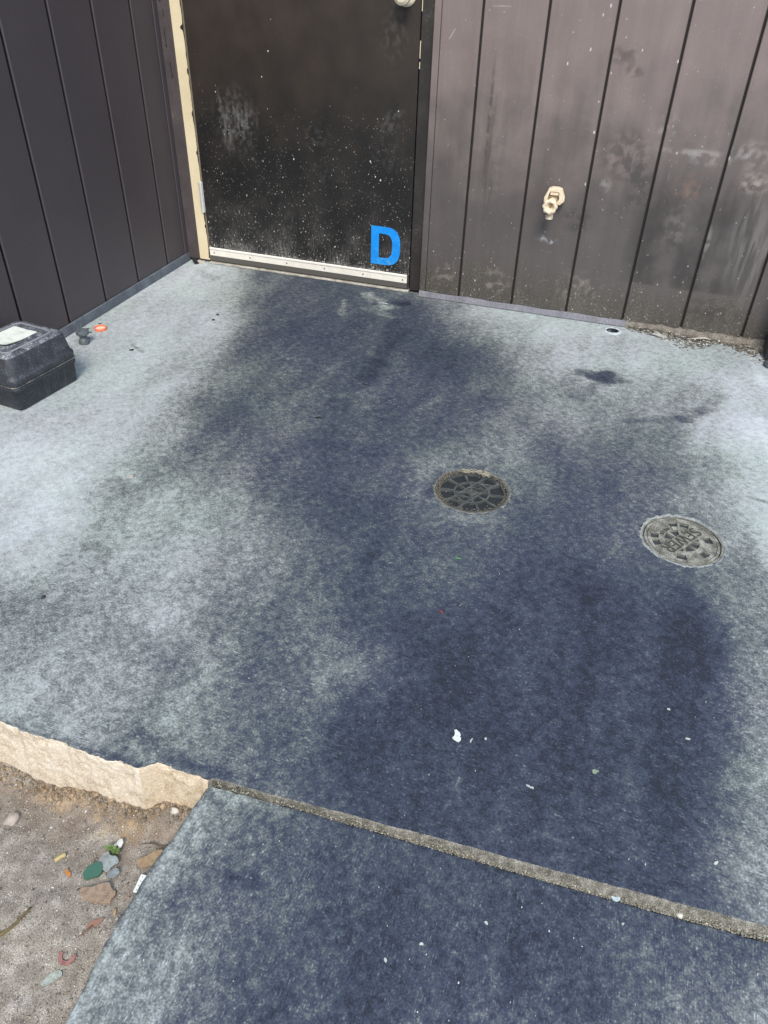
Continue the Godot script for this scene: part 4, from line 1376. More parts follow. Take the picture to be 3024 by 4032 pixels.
func loft(st: SurfaceTool, secs: Array, cap_top := true, cap_low := true) -> void:
	var prev := []
	for s in secs:
		var ring := []
		for q in round_rect(s[1], s[2], s[3]):
			ring.append(Vector3(q.x, s[0], q.y))
		if prev.size():
			for k in ring.size():
				var k2 := (k + 1) % ring.size()
				var nn: Vector3 = ring[k] + ring[k2] - Vector3(0, 2.0 * s[0], 0)
				var grow: float = (prev[k] as Vector3).length() - (ring[k] as Vector3).length()
				quad(st, prev[k], prev[k2], ring[k2], ring[k], nn.normalized() + Vector3(0, clampf(grow * 60.0, -3.0, 3.0), 0))
		prev = ring
	var ends := []
	if cap_top:
		ends.append([secs[-1], Vector3.UP])
	if cap_low:
		ends.append([secs[0], Vector3.DOWN])
	for e in ends:
		var pts := round_rect(e[0][1], e[0][2], e[0][3])
		var c := Vector3(0, e[0][0], 0)
		for k in pts.size():
			var a: Vector2 = pts[k]
			var b: Vector2 = pts[(k + 1) % pts.size()]
			tri(st, c, Vector3(a.x, e[0][0], a.y), Vector3(b.x, e[0][0], b.y), e[1])

func build_box() -> void:
	# plan: right edge runs back from (0.199, 1.286), slightly turned to the wall
	var turn := -0.118
	var hx := 0.102
	var hz := 0.120
	var corner := Vector2(0.210, 1.300)
	var bx := Basis(Vector3.UP, turn)
	var off := bx * Vector3(hx, 0, hz)
	var o := thing("plastic_case", "dusty black plastic case with a pale paper label on its lid", "plastic case", Vector3(corner.x - off.x, 0.001, corner.y - off.z), turn)
	var a := noise_bytes(512, 512, 0.02, 4, 191)
	var b := noise_bytes(512, 512, 0.14, 3, 192)
	var lt := lut([0.0, 0.45, 0.62, 0.78, 1.0], [Color(0.016, 0.017, 0.022), Color(0.030, 0.033, 0.043), Color(0.052, 0.057, 0.070), Color(0.13, 0.138, 0.155), Color(0.38, 0.39, 0.40)])
	var out := PackedByteArray()
	out.resize(512 * 512 * 3)
	for i in 512 * 512:
		var v := clampi(118 + (((a[i] - 128) * 110 + (b[i] - 128) * 190) >> 8), 0, 255) * 3
		for ch in 3:
			out[i * 3 + ch] = lt[v + ch]
	var im := Image.create_from_data(512, 512, false, Image.FORMAT_RGB8, out)
	for k in 240:
		splat(im, rng.randf() * 512, rng.randf() * 512, rng.randf_range(0.6, 1.8), Color(0.7, 0.7, 0.68, rng.randf_range(0.3, 0.9)))
	for k in 60:
		var x := rng.randf() * 512
		var y := rng.randf() * 512
		var t := rng.randf() * TAU
		for s in rng.randi_range(6, 30):
			splat(im, x + cos(t) * s, y + sin(t) * s, 0.6, Color(0.5, 0.5, 0.5, 0.5))
	var m := tmat(im, 0.55, 2.4, noise_image(256, 256, 0.1, 3, 193), 0.04)
	m.uv1_world_triplanar = false
	# dusty upper face
	var dust := mottle(512, 0.02, 0.12, 0.5, 195, [0.0, 0.35, 0.55, 0.75, 1.0], [Color(0.025, 0.028, 0.037), Color(0.055, 0.061, 0.078), Color(0.10, 0.11, 0.135), Color(0.20, 0.215, 0.245), Color(0.42, 0.44, 0.47)], 1.8)
	var dm := tmat(dust, 0.7, 2.4, noise_image(256, 256, 0.1, 3, 194), 0.05)
	dm.uv1_world_triplanar = false
	var st := begin()
	st.set_smooth_group(1)
	loft(st, [[0.0, hx - 0.008, hz - 0.008, 0.012], [0.003, hx - 0.006, hz - 0.006, 0.014], [0.06, hx - 0.003, hz - 0.003, 0.015], [0.0605, hx, hz, 0.016], [0.074, hx, hz, 0.016], [0.0745, hx - 0.003, hz - 0.003, 0.014]])
	part("case_base", done(st), m, o)
	st = begin()
	st.set_smooth_group(1)
	loft(st, [[0.0752, hx - 0.002, hz - 0.002, 0.014], [0.0765, hx + 0.001, hz + 0.001, 0.022], [0.093, hx + 0.003, hz + 0.003, 0.024], [0.0965, hx + 0.002, hz + 0.002, 0.024], [0.099, hx - 0.001, hz - 0.001, 0.024], [0.108, hx - 0.003, hz - 0.003, 0.024], [0.125, hx - 0.005, hz - 0.005, 0.025], [0.147, hx - 0.010, hz - 0.010, 0.020], [0.154, hx - 0.013, hz - 0.013, 0.020]], false)
	var lid := part("lid", done(st), m, o)
	st = begin()
	st.set_smooth_group(1)
	loft(st, [[0.154, hx - 0.013, hz - 0.013, 0.020], [0.1585, hx - 0.017, hz - 0.017, 0.020], [0.160, hx - 0.022, hz - 0.022, 0.020]], true, false)
	part("lid_top", done(st), dm, lid)
	st = begin()
	st.set_smooth_group(1)
	loft(st, [[0.0742, hx - 0.001, hz - 0.001, 0.015], [0.0745, hx + 0.0022, hz + 0.0022, 0.017], [0.0757, hx + 0.0022, hz + 0.0022, 0.017], [0.0760, hx - 0.001, hz - 0.001, 0.015]], false, false)
	part("pale_seam", done(st), tmat(mottle(256, 0.03, 0.2, 0.5, 198, [0.0, 0.4, 0.7, 1.0], [Color(0.02, 0.02, 0.025), Color(0.06, 0.06, 0.065), Color(0.24, 0.225, 0.20), Color(0.42, 0.40, 0.36)], 1.6), 0.7, 3.0), lid)  # thin seam strip in mottled tones from dark to pale tan
	# raised bead framing the top panel
	st = begin()
	var ring := round_rect(hx - 0.036, hz - 0.034, 0.016)
	var pts := []
	var rad := []
	for k in ring.size() + 1:
		var q: Vector2 = ring[k % ring.size()]
		pts.append(Vector3(q.x, 0.1602, q.y))
		rad.append(0.0030)
	tube(st, pts, rad, 8)
	st.generate_normals()
	part("panel_bead", st.commit(), mat(L(0.20, 0.215, 0.24), 0.6), lid)
	# paper label, curling a little at one corner
	st = begin()
	flat(st)
	var n := 8
	var lx := 0.090
	var lz := 0.112
	for i in n:
		for j in n:
			var q := []
			for u in [[i, j], [i + 1, j], [i + 1, j + 1], [i, j + 1]]:
				var fx: float = u[0] / float(n)
				var fz: float = u[1] / float(n)
				q.append(Vector3((fx - 0.5) * lx - 0.012, 0.1607 + 0.004 * pow(clampf(fx + fz - 1.3, 0, 1), 2.0) * 3.0 + 0.0006 * sin(fx * 9.0 + fz * 4.0) + 0.0004, (fz - 0.5) * lz - 0.004))
			quad(st, q[0], q[1], q[2], q[3], Vector3.UP)
	var lab := Image.create(128, 160, false, Image.FORMAT_RGB8)
	lab.fill(Color(0.85, 0.87, 0.85))
	var ln := noise_bytes(512, 512, 0.02, 3, 197)
	for k in 26:
		smudge(lab, rng.randf() * 128, rng.randf() * 160, rng.randf_range(14, 50), rng.randf_range(2, 8), Color(0.72, 0.76, 0.72, 0.5), ln, 0.45)
	var pm := tmat(lab, 0.7)
	part("paper_label", with_uv(done(st), func(v: Vector3) -> Vector2: return Vector2((v.x + 0.012) / lx + 0.5, (v.z + 0.004) / lz + 0.5)), pm, lid)

# ---------------------------------------------------------------- small things on the slab
func build_small_things() -> void:
	var metal := tmat(mottle(256, 0.05, 0.25, 0.5, 201, [0.0, 0.4, 0.7, 1.0], [Color(0.03, 0.036, 0.042), Color(0.075, 0.09, 0.105), Color(0.13, 0.15, 0.17), Color(0.3, 0.33, 0.35)], 1.1), 0.4, 6.0)
	var plug := thing("pipe_plug", "grey mushroom shaped pipe plug standing beside the black case", "plug", Vector3(0.092, 0.0, 0.845))
	part("stem", lathe_mesh([Vector2(0.0, 0.0), Vector2(0.017, 0.0), Vector2(0.0175, 0.004), Vector2(0.0155, 0.014), Vector2(0.0125, 0.019), Vector2(0.0125, 0.026), Vector2(0.017, 0.031)], 28), metal, plug)
	part("cap", lathe_mesh([Vector2(0.017, 0.031), Vector2(0.021, 0.034), Vector2(0.0215, 0.040), Vector2(0.0205, 0.0445), Vector2(0.018, 0.046), Vector2(0.012, 0.0445), Vector2(0.006, 0.047), Vector2(0.0, 0.0475)], 28), metal, plug)
	for k in 4:
		var t := k * PI / 2.0 + 0.4
		part("lug", box_mesh(Vector3(-0.003, 0.002, -0.003), Vector3(0.003, 0.016, 0.003), 0.001), metal, plug, Vector3(cos(t) * 0.0165, 0, sin(t) * 0.0165))
	var cap := thing("bottle_cap", "orange plastic bottle cap lying open side up near the left wall", "bottle cap", Vector3(0.076, 0.0, 0.733))
	var orange := mat(L(0.85, 0.20, 0.085), 0.45)
	part("rim", lathe_mesh([Vector2(0.0185, 0.002), Vector2(0.0195, 0.0005), Vector2(0.0203, 0.002), Vector2(0.0203, 0.0085), Vector2(0.0195, 0.0095), Vector2(0.0183, 0.009), Vector2(0.0180, 0.003)], 36), orange, cap)
	part("liner", lathe_mesh([Vector2(0.0185, 0.0035), Vector2(0.0165, 0.0032), Vector2(0.016, 0.0026), Vector2(0.0, 0.0026)], 36), mat(L(0.80, 0.56, 0.48), 0.5), cap)
	# open pipe hole by the wall with chalky collar
	var hole := thing("floor_pipe_hole", "small open pipe hole with a chalky collar at the foot of the plank wall", "drain hole", Vector3(1.754, 0, 0.081))
	var chalk := tmat(mottle(256, 0.05, 0.25, 0.5, 205, [0.0, 0.4, 0.7, 1.0], [Color(0.20, 0.23, 0.26), Color(0.38, 0.43, 0.47), Color(0.52, 0.57, 0.60), Color(0.68, 0.72, 0.74)], 1.1), 0.9, 5.0)
	part("pipe", lathe_mesh([Vector2(0.0238, 0.0015), Vector2(0.0205, 0.0015), Vector2(0.0200, -0.002), Vector2(0.0200, -0.06), Vector2(0.0, -0.06)], 28), mat(L(0.018, 0.02, 0.023), 0.8), hole)
	var st := begin()
	st.set_smooth_group(1)
	var n := 48
	for k in n:
		var rows := []
		for i in [k, (k + 1) % n]:
			var t: float = TAU * i / n
			var d := Vector3(cos(t), 0, sin(t))
			var e := en(cos(t) * 300.0 + 50.0, sin(t) * 300.0)
			var reach := 0.031 + e * 0.007
			rows.append([d * 0.0215 + Vector3(0, 0.0005, 0), d * 0.0235 + Vector3(0, 0.004 + e * 0.003, 0), d * 0.028 + Vector3(0, 0.003 + e * 0.002, 0), d * reach + Vector3(0, -0.0005, 0)])
		for q in 3:
			quad(st, rows[0][q], rows[1][q], rows[1][q + 1], rows[0][q + 1], Vector3.UP)
	part("chalky_collar", done(st), chalk, hole)
	for k in 7:
		var p := part("shred", pebble(Vector3(0.005, 0.004, 0.007), 0.3, 6), mat(L(0.06, 0.068, 0.08) if k % 2 else L(0.12, 0.14, 0.16), 0.5), hole, Vector3(rng.randf_range(-0.013, 0.013), rng.randf_range(-0.012, -0.005), rng.randf_range(-0.013, 0.010)))
		p.rotation = Vector3(rng.randf() * 3.0, rng.randf() * 3.0, 0)
	# stub of black pipe in the corner by the cream jamb
	var stub := thing("pipe_stub", "short black pipe stub in the corner at the foot of the cream jamb", "pipe", Vector3(0.045, 0.008, 0.028), 0.9)
	part("pipe", lathe_mesh([Vector2(0.0, -0.016), Vector2(0.0085, -0.016), Vector2(0.0085, 0.016), Vector2(0.006, 0.016), Vector2(0.006, 0.002), Vector2(0.0, 0.002)], 20, Transform3D(Basis(Vector3.RIGHT, PI / 2 + 0.35), Vector3.ZERO)), mat(L(0.012, 0.012, 0.013), 0.6), stub)
	var lump := part("mortar_lump", pebble(Vector3(0.024, 0.008, 0.017), 0.3, 9), tmat(mottle(256, 0.05, 0.3, 0.5, 207, [0.0, 0.4, 0.7, 1.0], [Color(0.12, 0.10, 0.085), Color(0.32, 0.30, 0.27), Color(0.48, 0.47, 0.44), Color(0.62, 0.61, 0.58)], 1.2), 0.95, 5.0), self, Vector3(0.058, 0.001, 0.010))
	tag(lump, "crumbled pale mortar lump under the cream jamb", "mortar")

func scrap(called: String, label: String, category: String, m: Mesh, c: Color, at: Vector3, turn := 0.0, group := "", rough := 0.7) -> MeshInstance3D:
	if worn_tex == null:
		worn_tex = tex(mottle(256, 0.03, 0.2, 0.5, 301, [0.0, 0.35, 0.6, 1.0], [Color(0.35, 0.33, 0.31), Color(0.72, 0.71, 0.70), Color(0.92, 0.91, 0.90), Color(1, 1, 1)], 1.5))
	var mm := mat(c, rough)
	mm.albedo_texture = worn_tex
	mm.uv1_triplanar = true
	mm.uv1_scale = Vector3.ONE * 11.0
	mm.uv1_offset = Vector3(at.x * 7.0, at.z * 5.0, at.x * 3.0)
	var o := part(called, m, mm, self, at)
	o.rotation.y = turn
	tag(o, label, category, group)
	return o

func poly(a: Array, s := 1.0) -> PackedVector2Array:
	var o := PackedVector2Array()
	for k in range(0, a.size(), 2):
		o.append(Vector2(a[k], a[k + 1]) * s)
	return o

# ---------------------------------------------------------------- litter
func build_debris() -> void:
	var white := L(0.46, 0.50, 0.50)
	# on the slab
	scrap("paper_scrap", "torn white paper scrap lying on the dark stain below the covers", "paper scrap", flake(poly([-8, -13, -2, -14, 5, -3, 3, 0, 6, 2, 3, 13, -5, 9, -10, 5, -5, -4], 0.001), 0.0005, 0.0012, 0.002), L(0.72, 0.76, 0.74), Vector3(1.65, 0.0008, 1.953), 0.15)
	scrap("paper_scrap", "tiny white sliver just right of the torn paper scrap", "paper scrap", flake(poly([-1.5, -5, 1.5, -5, 1, 5, -1, 5], 0.001), 0.0005, 0.0006, 0.0), white, Vector3(1.674, 0.0008, 1.953), -0.2)
	scrap("paper_scrap", "small white flake on the stain right of the torn paper scrap", "paper scrap", flake(blob_outline(0.002, 0.003, 7, 0.3), 0.0008, 0.0, 0.0), white, Vector3(1.697, 0.0008, 1.941), 0.3)
	scrap("paper_scrap", "crooked white sliver by the foot of the door near the letter D", "paper scrap", flake(poly([-22, -1, -8, -2, -6, -4, 2, -2, 20, -1, 20, 1, 4, 3, -7, 3, -9, 1, -20, 2], 0.001), 0.0006, 0.0018, 0.001), L(0.70, 0.74, 0.78), Vector3(0.912, 0.0008, 0.148), -0.1)
	scrap("paper_scrap", "bright white flake on the dark stain below the pale sewer cover", "paper scrap", flake(blob_outline(0.0034, 0.0022, 8, 0.3), 0.0008, 0.0004, 0.0), white, Vector3(1.999, 0.0008, 1.767), 0.4)
	scrap("paper_scrap", "grey white flake lower right, close to the edge of the dark stain", "paper scrap", flake(blob_outline(0.005, 0.0022, 8, 0.35), 0.0006, 0.0005, 0.0), L(0.45, 0.47, 0.42), Vector3(2.033, 0.0008, 1.822), 0.2)
	scrap("paper_scrap", "pair of white crumbs on the stain midway to the joint", "paper scrap", flake(poly([-7, -2, -1, -2, 0, 0, 6, -2, 7, 2, 1, 2, -6, 1], 0.001), 0.0008, 0.0006, 0.0), white, Vector3(1.786, 0.0008, 2.009), -0.1)
	scrap("green_flake", "dull green flake on the stain above the joint", "flake", flake(blob_outline(0.006, 0.004, 8, 0.35), 0.0008, 0.0006, 0.0), L(0.22, 0.29, 0.22), Vector3(1.885, 0.0008, 1.944), 0.5)
	scrap("paper_scrap", "small curled white flake near the joint at the lower right", "paper scrap", flake(blob_outline(0.0046, 0.002, 8, 0.3), 0.0006, 0.001, 0.004), L(0.55, 0.58, 0.56), Vector3(2.076, 0.0008, 2.045), 0.9)
	scrap("leaf_fragment", "tiny bright green leaf fragment below the dark sewer cover", "leaf", flake(blob_outline(0.007, 0.002, 8, 0.2), 0.0006, 0.0006, 0.0), L(0.12, 0.34, 0.14), Vector3(1.535, 0.0008, 1.489), 0.1)
	scrap("red_thread", "tiny red thread on the dark stain", "thread", flake(poly([-6, -2, -2, -3, 5, 1, 6, 3, -1, 0, -5, 0], 0.001), 0.0006, 0.0008, 0.0), L(0.40, 0.05, 0.04), Vector3(1.543, 0.0008, 1.666), -0.3)
	scrap("leaf_fragment", "small black leaf fragment on the stain in front of the door", "leaf", flake(poly([-10, 2, -3, -4, 8, -3, 11, 0, 3, 3, -4, 4], 0.001), 0.0008, 0.0015, 0.002), L(0.015, 0.016, 0.018), Vector3(1.004, 0.0008, 1.024), 0.1)
	var st := begin()
	tube(st, [Vector3(-0.016, 0.001, -0.003), Vector3(-0.012, 0.0025, -0.006), Vector3(-0.009, 0.002, 0.0), Vector3(0.004, 0.0018, 0.002), Vector3(0.017, 0.001, 0.004)], [0.0008, 0.0012, 0.0013, 0.001, 0.0006], 6)
	st.generate_normals()
	scrap("dark_twig", "thin bent black twig on the stain in front of the door", "twig", st.commit(), L(0.012, 0.013, 0.016), Vector3(1.069, 0.0, 0.785))
	scrap("black_crumb", "upper one of two black crumbs on the pale slab below the hinge", "crumb", pebble(Vector3(0.005, 0.003, 0.0045), 0.3), L(0.02, 0.022, 0.026), Vector3(0.387, 0.002, 0.474), 0.4)
	scrap("black_crumb", "lower one of two black crumbs on the pale slab below the hinge", "crumb", pebble(Vector3(0.0048, 0.003, 0.0045), 0.3), L(0.02, 0.022, 0.026), Vector3(0.394, 0.002, 0.520), 1.4)
	scrap("black_crumb", "single black crumb on the pale slab right of the orange cap", "crumb", pebble(Vector3(0.007, 0.003, 0.004), 0.35), L(0.03, 0.033, 0.038), Vector3(0.266, 0.002, 0.836), 0.7)
	scrap("black_crumb", "dark crumb on the pale slab above the broken slab edge", "crumb", pebble(Vector3(0.0045, 0.003, 0.004), 0.35), L(0.03, 0.033, 0.038), Vector3(0.755, 0.002, 1.905), 0.7)
	for q in [["dry dark leaf bit against the left wall, left of the orange cap", 0.030, 0.748, 0.008], ["second dark leaf bit between plug and orange cap", 0.058, 0.770, 0.008], ["dark leaf bit behind the orange cap", 0.046, 0.696, 0.006]]:
		scrap("leaf_fragment", q[0], "leaf", flake(blob_outline(q[3], q[3] * 0.5, 8, 0.35), 0.0008, 0.0012, 0.001), L(0.09, 0.09, 0.08), Vector3(q[1], 0.0008, q[2]), 0.5)
	scrap("pale_flake", "flat pale round paint flake on the light part of the slab", "flake", flake(blob_outline(0.010, 0.008, 10, 0.15), 0.0005, 0.0003, 0.0), L(0.48, 0.47, 0.44), Vector3(0.672, 0.0006, 1.467))
	# lower walk
	for q in [["white fleck on the lower walk, leftmost of its row near the bottom", 1.684, 2.295, 0.0034], ["slim white fleck standing out on the lower walk near the joint", 1.764, 2.237, 0.0030], ["white fleck on the lower walk at the bottom edge of view", 1.643, 2.332, 0.0036], ["thin pale fleck on the lower walk right of centre", 1.952, 2.174, 0.0032]]:
		scrap("paper_scrap", q[0], "paper scrap", flake(blob_outline(q[3], q[3] * 0.6, 7, 0.35), 0.0007, 0.0004, 0.0), white, Vector3(q[1], -0.0164, q[2]), rng.randf() * 3.0)
	scrap("white_pebble", "white pebble caught in the joint at the right", "pebble", pebble(Vector3(0.0055, 0.003, 0.0055), 0.2), L(0.62, 0.60, 0.52), Vector3(2.028, -0.012, 2.136))
	scrap("glass_chip", "small pale blue chip caught in the joint right of centre", "glass chip", flake(poly([-7, -3, 3, -1, 7, -3, 6, 3, -4, 4], 0.001), 0.002, 0.0005, 0.0), L(0.50, 0.60, 0.64), Vector3(1.938, -0.0135, 2.142), 0.2, "", 0.2)

	# on the dirt
	var gy := func(x: float, z: float, up := 0.002) -> Vector3: return Vector3(x, ground_y(x, z) + up, z)
	scrap("bark_piece", "flat tan bark piece with torn edges below the green glass", "bark", flake(poly([-30, 1, -20, -6, -8, -8, 4, -17, 12, -19, 18, -12, 28, -9, 30, -2, 26, 6, 30, 10, 22, 11, 10, 17, 0, 15, -10, 16, -18, 13, -22, 7], 0.001), 0.003, 0.0012, 0.0006), L(0.33, 0.245, 0.18), gy.call(1.184, 2.361, 0.003), 0.1, "", 0.95)
	scrap("leaf", "broad dry tan leaf pressed against the rounded walk edge", "leaf", flake(poly([-24, 16, -22, 6, -10, -2, -6, -12, 8, -18, 24, -17, 22, -8, 16, 4, 4, 12, -8, 20], 0.001), 0.0012, 0.0016, 0.001), L(0.36, 0.26, 0.165), gy.call(1.232, 2.280, 0.005), 0.0, "", 0.9)
	var card := thing("white_strip", "small white plastic strip with rows of dark holes beside the walk edge", "plastic strip", gy.call(1.240, 2.325, 0.005), 0.12)
	part("strip", box_mesh(Vector3(-0.0075, 0, -0.0145), Vector3(0.0075, 0.0012, 0.0145), 0.0005), mat(L(0.74, 0.78, 0.76), 0.5), card)
	for i in 2:
		for k in 4:
			part("hole", lathe_mesh([Vector2(0.0011, 0.0013), Vector2(0.0, 0.0013)], 8), mat(L(0.30, 0.31, 0.29), 0.8), card, Vector3(-0.0032 + 0.0064 * i, 0.0001, -0.0105 + 0.007 * k))
	var glass := mat(L(0.055, 0.135, 0.10), 0.25)
	var gshape := flake(poly([-13, -4, -6, -14, 6, -15, 13, -8, 12, 4, 4, 9, -4, 15, -11, 12, -14, 6], 0.001), 0.005, 0.0004, 0.006)
	var g := part("green_glass", gshape, glass, self, gy.call(1.158, 2.333, 0.003))
	tag(g, "deep green broken bottle glass shard on the dirt", "glass shard")
	scrap("plastic_film", "crumpled clear grey plastic film behind the green glass shard", "plastic film", flake(poly([-16, 4, -10, -16, -2, -20, 4, -12, 14, -14, 22, -4, 14, 4, 10, 16, 0, 10], 0.001), 0.0006, 0.005, 0.003), L(0.32, 0.36, 0.36), gy.call(1.166, 2.315, 0.003), 0.2, "", 0.3)
	scrap("plastic_film", "second scrap of clear plastic, right of the green glass shard", "plastic film", flake(poly([-10, 3, -4, -8, 6, -9, 11, -1, 5, 7, -3, 8], 0.001), 0.0006, 0.004, 0.004), L(0.26, 0.30, 0.32), gy.call(1.188, 2.325, 0.003), 0.2, "", 0.3)
	# weed sprig with a white bit on it
	var weed := thing("weed_sprig", "small green weed sprig with a white scrap above it", "weed", gy.call(1.163, 2.289, 0.001))
	var lm := mat(L(0.12, 0.19, 0.055), 0.7)
	for k in 11:
		var t := rng.randf() * TAU
		var lf := part("leaf", flake(poly([-1, 0, 2, -3, 9, -3.4, 13, 0, 9, 3, 2, 3], 0.001), 0.0004, 0.001, 0.004), lm, weed, Vector3(cos(t) * 0.004, 0.002 + rng.randf() * 0.006, sin(t) * 0.004))
		lf.rotation = Vector3(0, t, rng.randf_range(0.1, 0.7))
	scrap("paper_scrap", "white folded scrap on top of the weed sprig", "paper scrap", flake(poly([-7, 6, -3, -8, 3, -9, 8, 2, 6, 8, 1, 2, -3, 8], 0.001), 0.0008, 0.003, 0.01), L(0.68, 0.70, 0.68), gy.call(1.165, 2.277, 0.008))
	# red crescent
	var cst := begin()
	sector(cst, 0.0072, 0.0125, -0.35, PI + 0.35, 0.0, 0.0016)
	scrap("red_ring_piece", "faded red broken plastic ring on the dirt", "plastic ring", done(cst), L(0.36, 0.17, 0.155), gy.call(1.204, 2.455, 0.002), 0.15)
	scrap("clear_chip", "pale green clear plastic chip near the bottom of the dirt", "plastic chip", flake(poly([-4, -13, 5, -15, 9, -10, 4, 8, -2, 14, -8, 11, -7, 0], 0.001), 0.0014, 0.0006, 0.0), L(0.42, 0.46, 0.42), gy.call(1.200, 2.487, 0.002), -0.35, "", 0.25)
	scrap("orange_chip", "bright orange chip left of the green glass shard", "plastic chip", flake(poly([-8, -3, -2, -4, 7, 1, 8, 4, -3, 4], 0.001), 0.0015, 0.0005, 0.0), L(0.50, 0.20, 0.055), gy.call(1.121, 2.347, 0.002), -0.2)
	scrap("cigarette_end", "yellowish cigarette end in the grit above the orange chip", "cigarette end", lathe_mesh([Vector2(0.0, -0.009), Vector2(0.0034, -0.009), Vector2(0.0036, 0.0), Vector2(0.0033, 0.009), Vector2(0.0, 0.0088)], 12, Transform3D(Basis(Vector3.RIGHT, PI / 2), Vector3.ZERO)), L(0.52, 0.42, 0.20), gy.call(1.0885, 2.327, 0.003), -0.6)
	scrap("pale_stone", "pale pinkish stone at the left edge of the dirt", "stone", pebble(Vector3(0.012, 0.007, 0.014), 0.22, 9), L(0.46, 0.40, 0.36), gy.call(0.962, 2.293, 0.003))
	scrap("white_pebble", "white oval pebble at the foot of the walk edge", "pebble", pebble(Vector3(0.004, 0.004, 0.0055), 0.1, 9), L(0.72, 0.70, 0.66), gy.call(1.252, 2.406, 0.003))
	scrap("seed_husk", "yellowish seed husk on the dirt right of the bark piece", "seed", pebble(Vector3(0.003, 0.0022, 0.0065), 0.2, 8), L(0.42, 0.34, 0.20), gy.call(1.227, 2.376, 0.002), 0.4)
	st = begin()
	tube(st, [Vector3(0.007, 0.001, -0.018), Vector3(0.002, 0.002, -0.008), Vector3(-0.004, 0.0015, 0.004), Vector3(-0.012, 0.001, 0.020)], [0.0018, 0.0016, 0.0008, 0.0005], 6)
	st.generate_normals()
	var lf2 := thing("leaf", "little rust brown leaf with a long thin stem", "leaf", gy.call(1.210, 2.402, 0.001))
	part("blade", flake(poly([-9, 6, -4, -4, 3, -6, 11, -12, 9, -2, 3, 7, -4, 10], 0.001), 0.0008, 0.001, 0.002), mat(L(0.26, 0.15, 0.11), 0.9), lf2)
	part("stem", st.commit(), mat(L(0.17, 0.10, 0.07), 0.9), lf2, Vector3(-0.006, 0, 0.022))
	st = begin()
	tube(st, [Vector3(0.013, 0.002, -0.030), Vector3(0.011, 0.003, -0.022), Vector3(0.008, 0.003, -0.004), Vector3(0.003, 0.003, 0.010), Vector3(-0.003, 0.002, 0.018), Vector3(-0.013, 0.001, 0.020)], [0.0012, 0.0018, 0.0019, 0.0022, 0.0030, 0.0012], 8)
	st.generate_normals()
	scrap("olive_twig", "bent olive brown twig at the left edge of the dirt", "twig", st.commit(), L(0.17, 0.13, 0.05), gy.call(1.098, 2.445, 0.001), 0.0, "", 0.85)
	st = begin()
	tube(st, [Vector3(-0.030, 0.001, 0.004), Vector3(-0.010, 0.003, -0.001), Vector3(0.008, 0.003, 0.001), Vector3(0.016, 0.004, -0.003), Vector3(0.020, 0.002, 0.004)], [0.0006, 0.001, 0.0018, 0.0022, 0.0010], 6)
	st.generate_normals()
	scrap("grey_twig", "thin grey twig above the broad tan leaf", "twig", st.commit(), L(0.13, 0.105, 0.085), gy.call(1.224, 2.256, 0.003), 0.1, "", 0.9)
	scrap("white_scrap", "white crumb wedged under the end of the broken slab edge", "crumb", pebble(Vector3(0.007, 0.005, 0.006), 0.3, 8), L(0.66, 0.64, 0.60), Vector3(1.222, ground_y(1.222, 2.196) + 0.004, 2.197))

	# grit on the dirt
	var mm := MultiMesh.new()
	mm.transform_format = MultiMesh.TRANSFORM_3D
	mm.use_colors = true
	mm.mesh = pebble(Vector3(0.001, 0.0007, 0.0011), 0.3, 5)
	mm.instance_count = 14000
	for k in 14000:
		var x := rng.randf_range(0.80, 1.275)
		var z := rng.randf_range(2.205, 2.60)
		var s := rng.randf_range(0.4, 1.1)
		if rng.randf() < 0.06:
			s = rng.randf_range(1.2, 2.3)
		var c := rng.randf_range(0.5, 1.25)
		var col := Color(0.30 * c, 0.268 * c, 0.233 * c)
		if rng.randf() < 0.07:
			col = Color(0.60, 0.58, 0.55) * rng.randf_range(0.7, 1.15)
			s *= 0.9
		if rng.randf() < 0.04:
			col = Color(0.09, 0.08, 0.065)
		mm.set_instance_transform(k, Transform3D(Basis.from_euler(Vector3(rng.randf(), rng.randf() * TAU, rng.randf())).scaled(Vector3(s, s, s * rng.randf_range(0.8, 1.8))), Vector3(x, ground_y(x, z) + 0.0002, z)))
		mm.set_instance_color(k, col)
	add_stuff("grit", mm, "fine pale and brown grit scattered over the dirt", "grit")
	mm = MultiMesh.new()
	mm.transform_format = MultiMesh.TRANSFORM_3D
	mm.use_colors = true
	mm.mesh = pebble(Vector3(0.0022, 0.0016, 0.0019), 0.4, 6)
	mm.instance_count = 900
	for k in 900:
		var x := rng.randf_range(0.78, 1.27)
		var z := slab_front(x) + 0.012 + 0.030 * absf(rng.randfn(0.0, 0.6)) * (0.6 + 0.6 * absf(en(x * 1200.0, 20.0)))
		var s := rng.randf_range(0.4, 1.2)
		if rng.randf() < 0.05:
			s = rng.randf_range(1.4, 2.6)
		var c := rng.randf_range(0.5, 1.2)
		var col := Color(0.36 * c, 0.27 * c, 0.18 * c)
		if rng.randf() < 0.4:
			col = Color(0.22 * c, 0.18 * c, 0.14 * c)
		mm.set_instance_transform(k, Transform3D(Basis.from_euler(Vector3(rng.randf(), rng.randf() * TAU, rng.randf())).scaled(Vector3.ONE * s), Vector3(x, ground_y(x, z) + 0.0004, z)))
		mm.set_instance_color(k, col)
	add_stuff("edge_crumbs", mm, "tan crumbs fallen from the broken slab edge onto the dirt", "rubble")
	mm = MultiMesh.new()
	mm.transform_format = MultiMesh.TRANSFORM_3D
	mm.use_colors = true
	var chaff := begin()
	tube(chaff, [Vector3(-0.005, 0, 0), Vector3(0, 0.0010, 0.0006), Vector3(0.005, 0, 0)], [0.0002, 0.0006, 0.0002], 4)
	chaff.generate_normals()
	mm.mesh = chaff.commit()
	mm.instance_count = 420
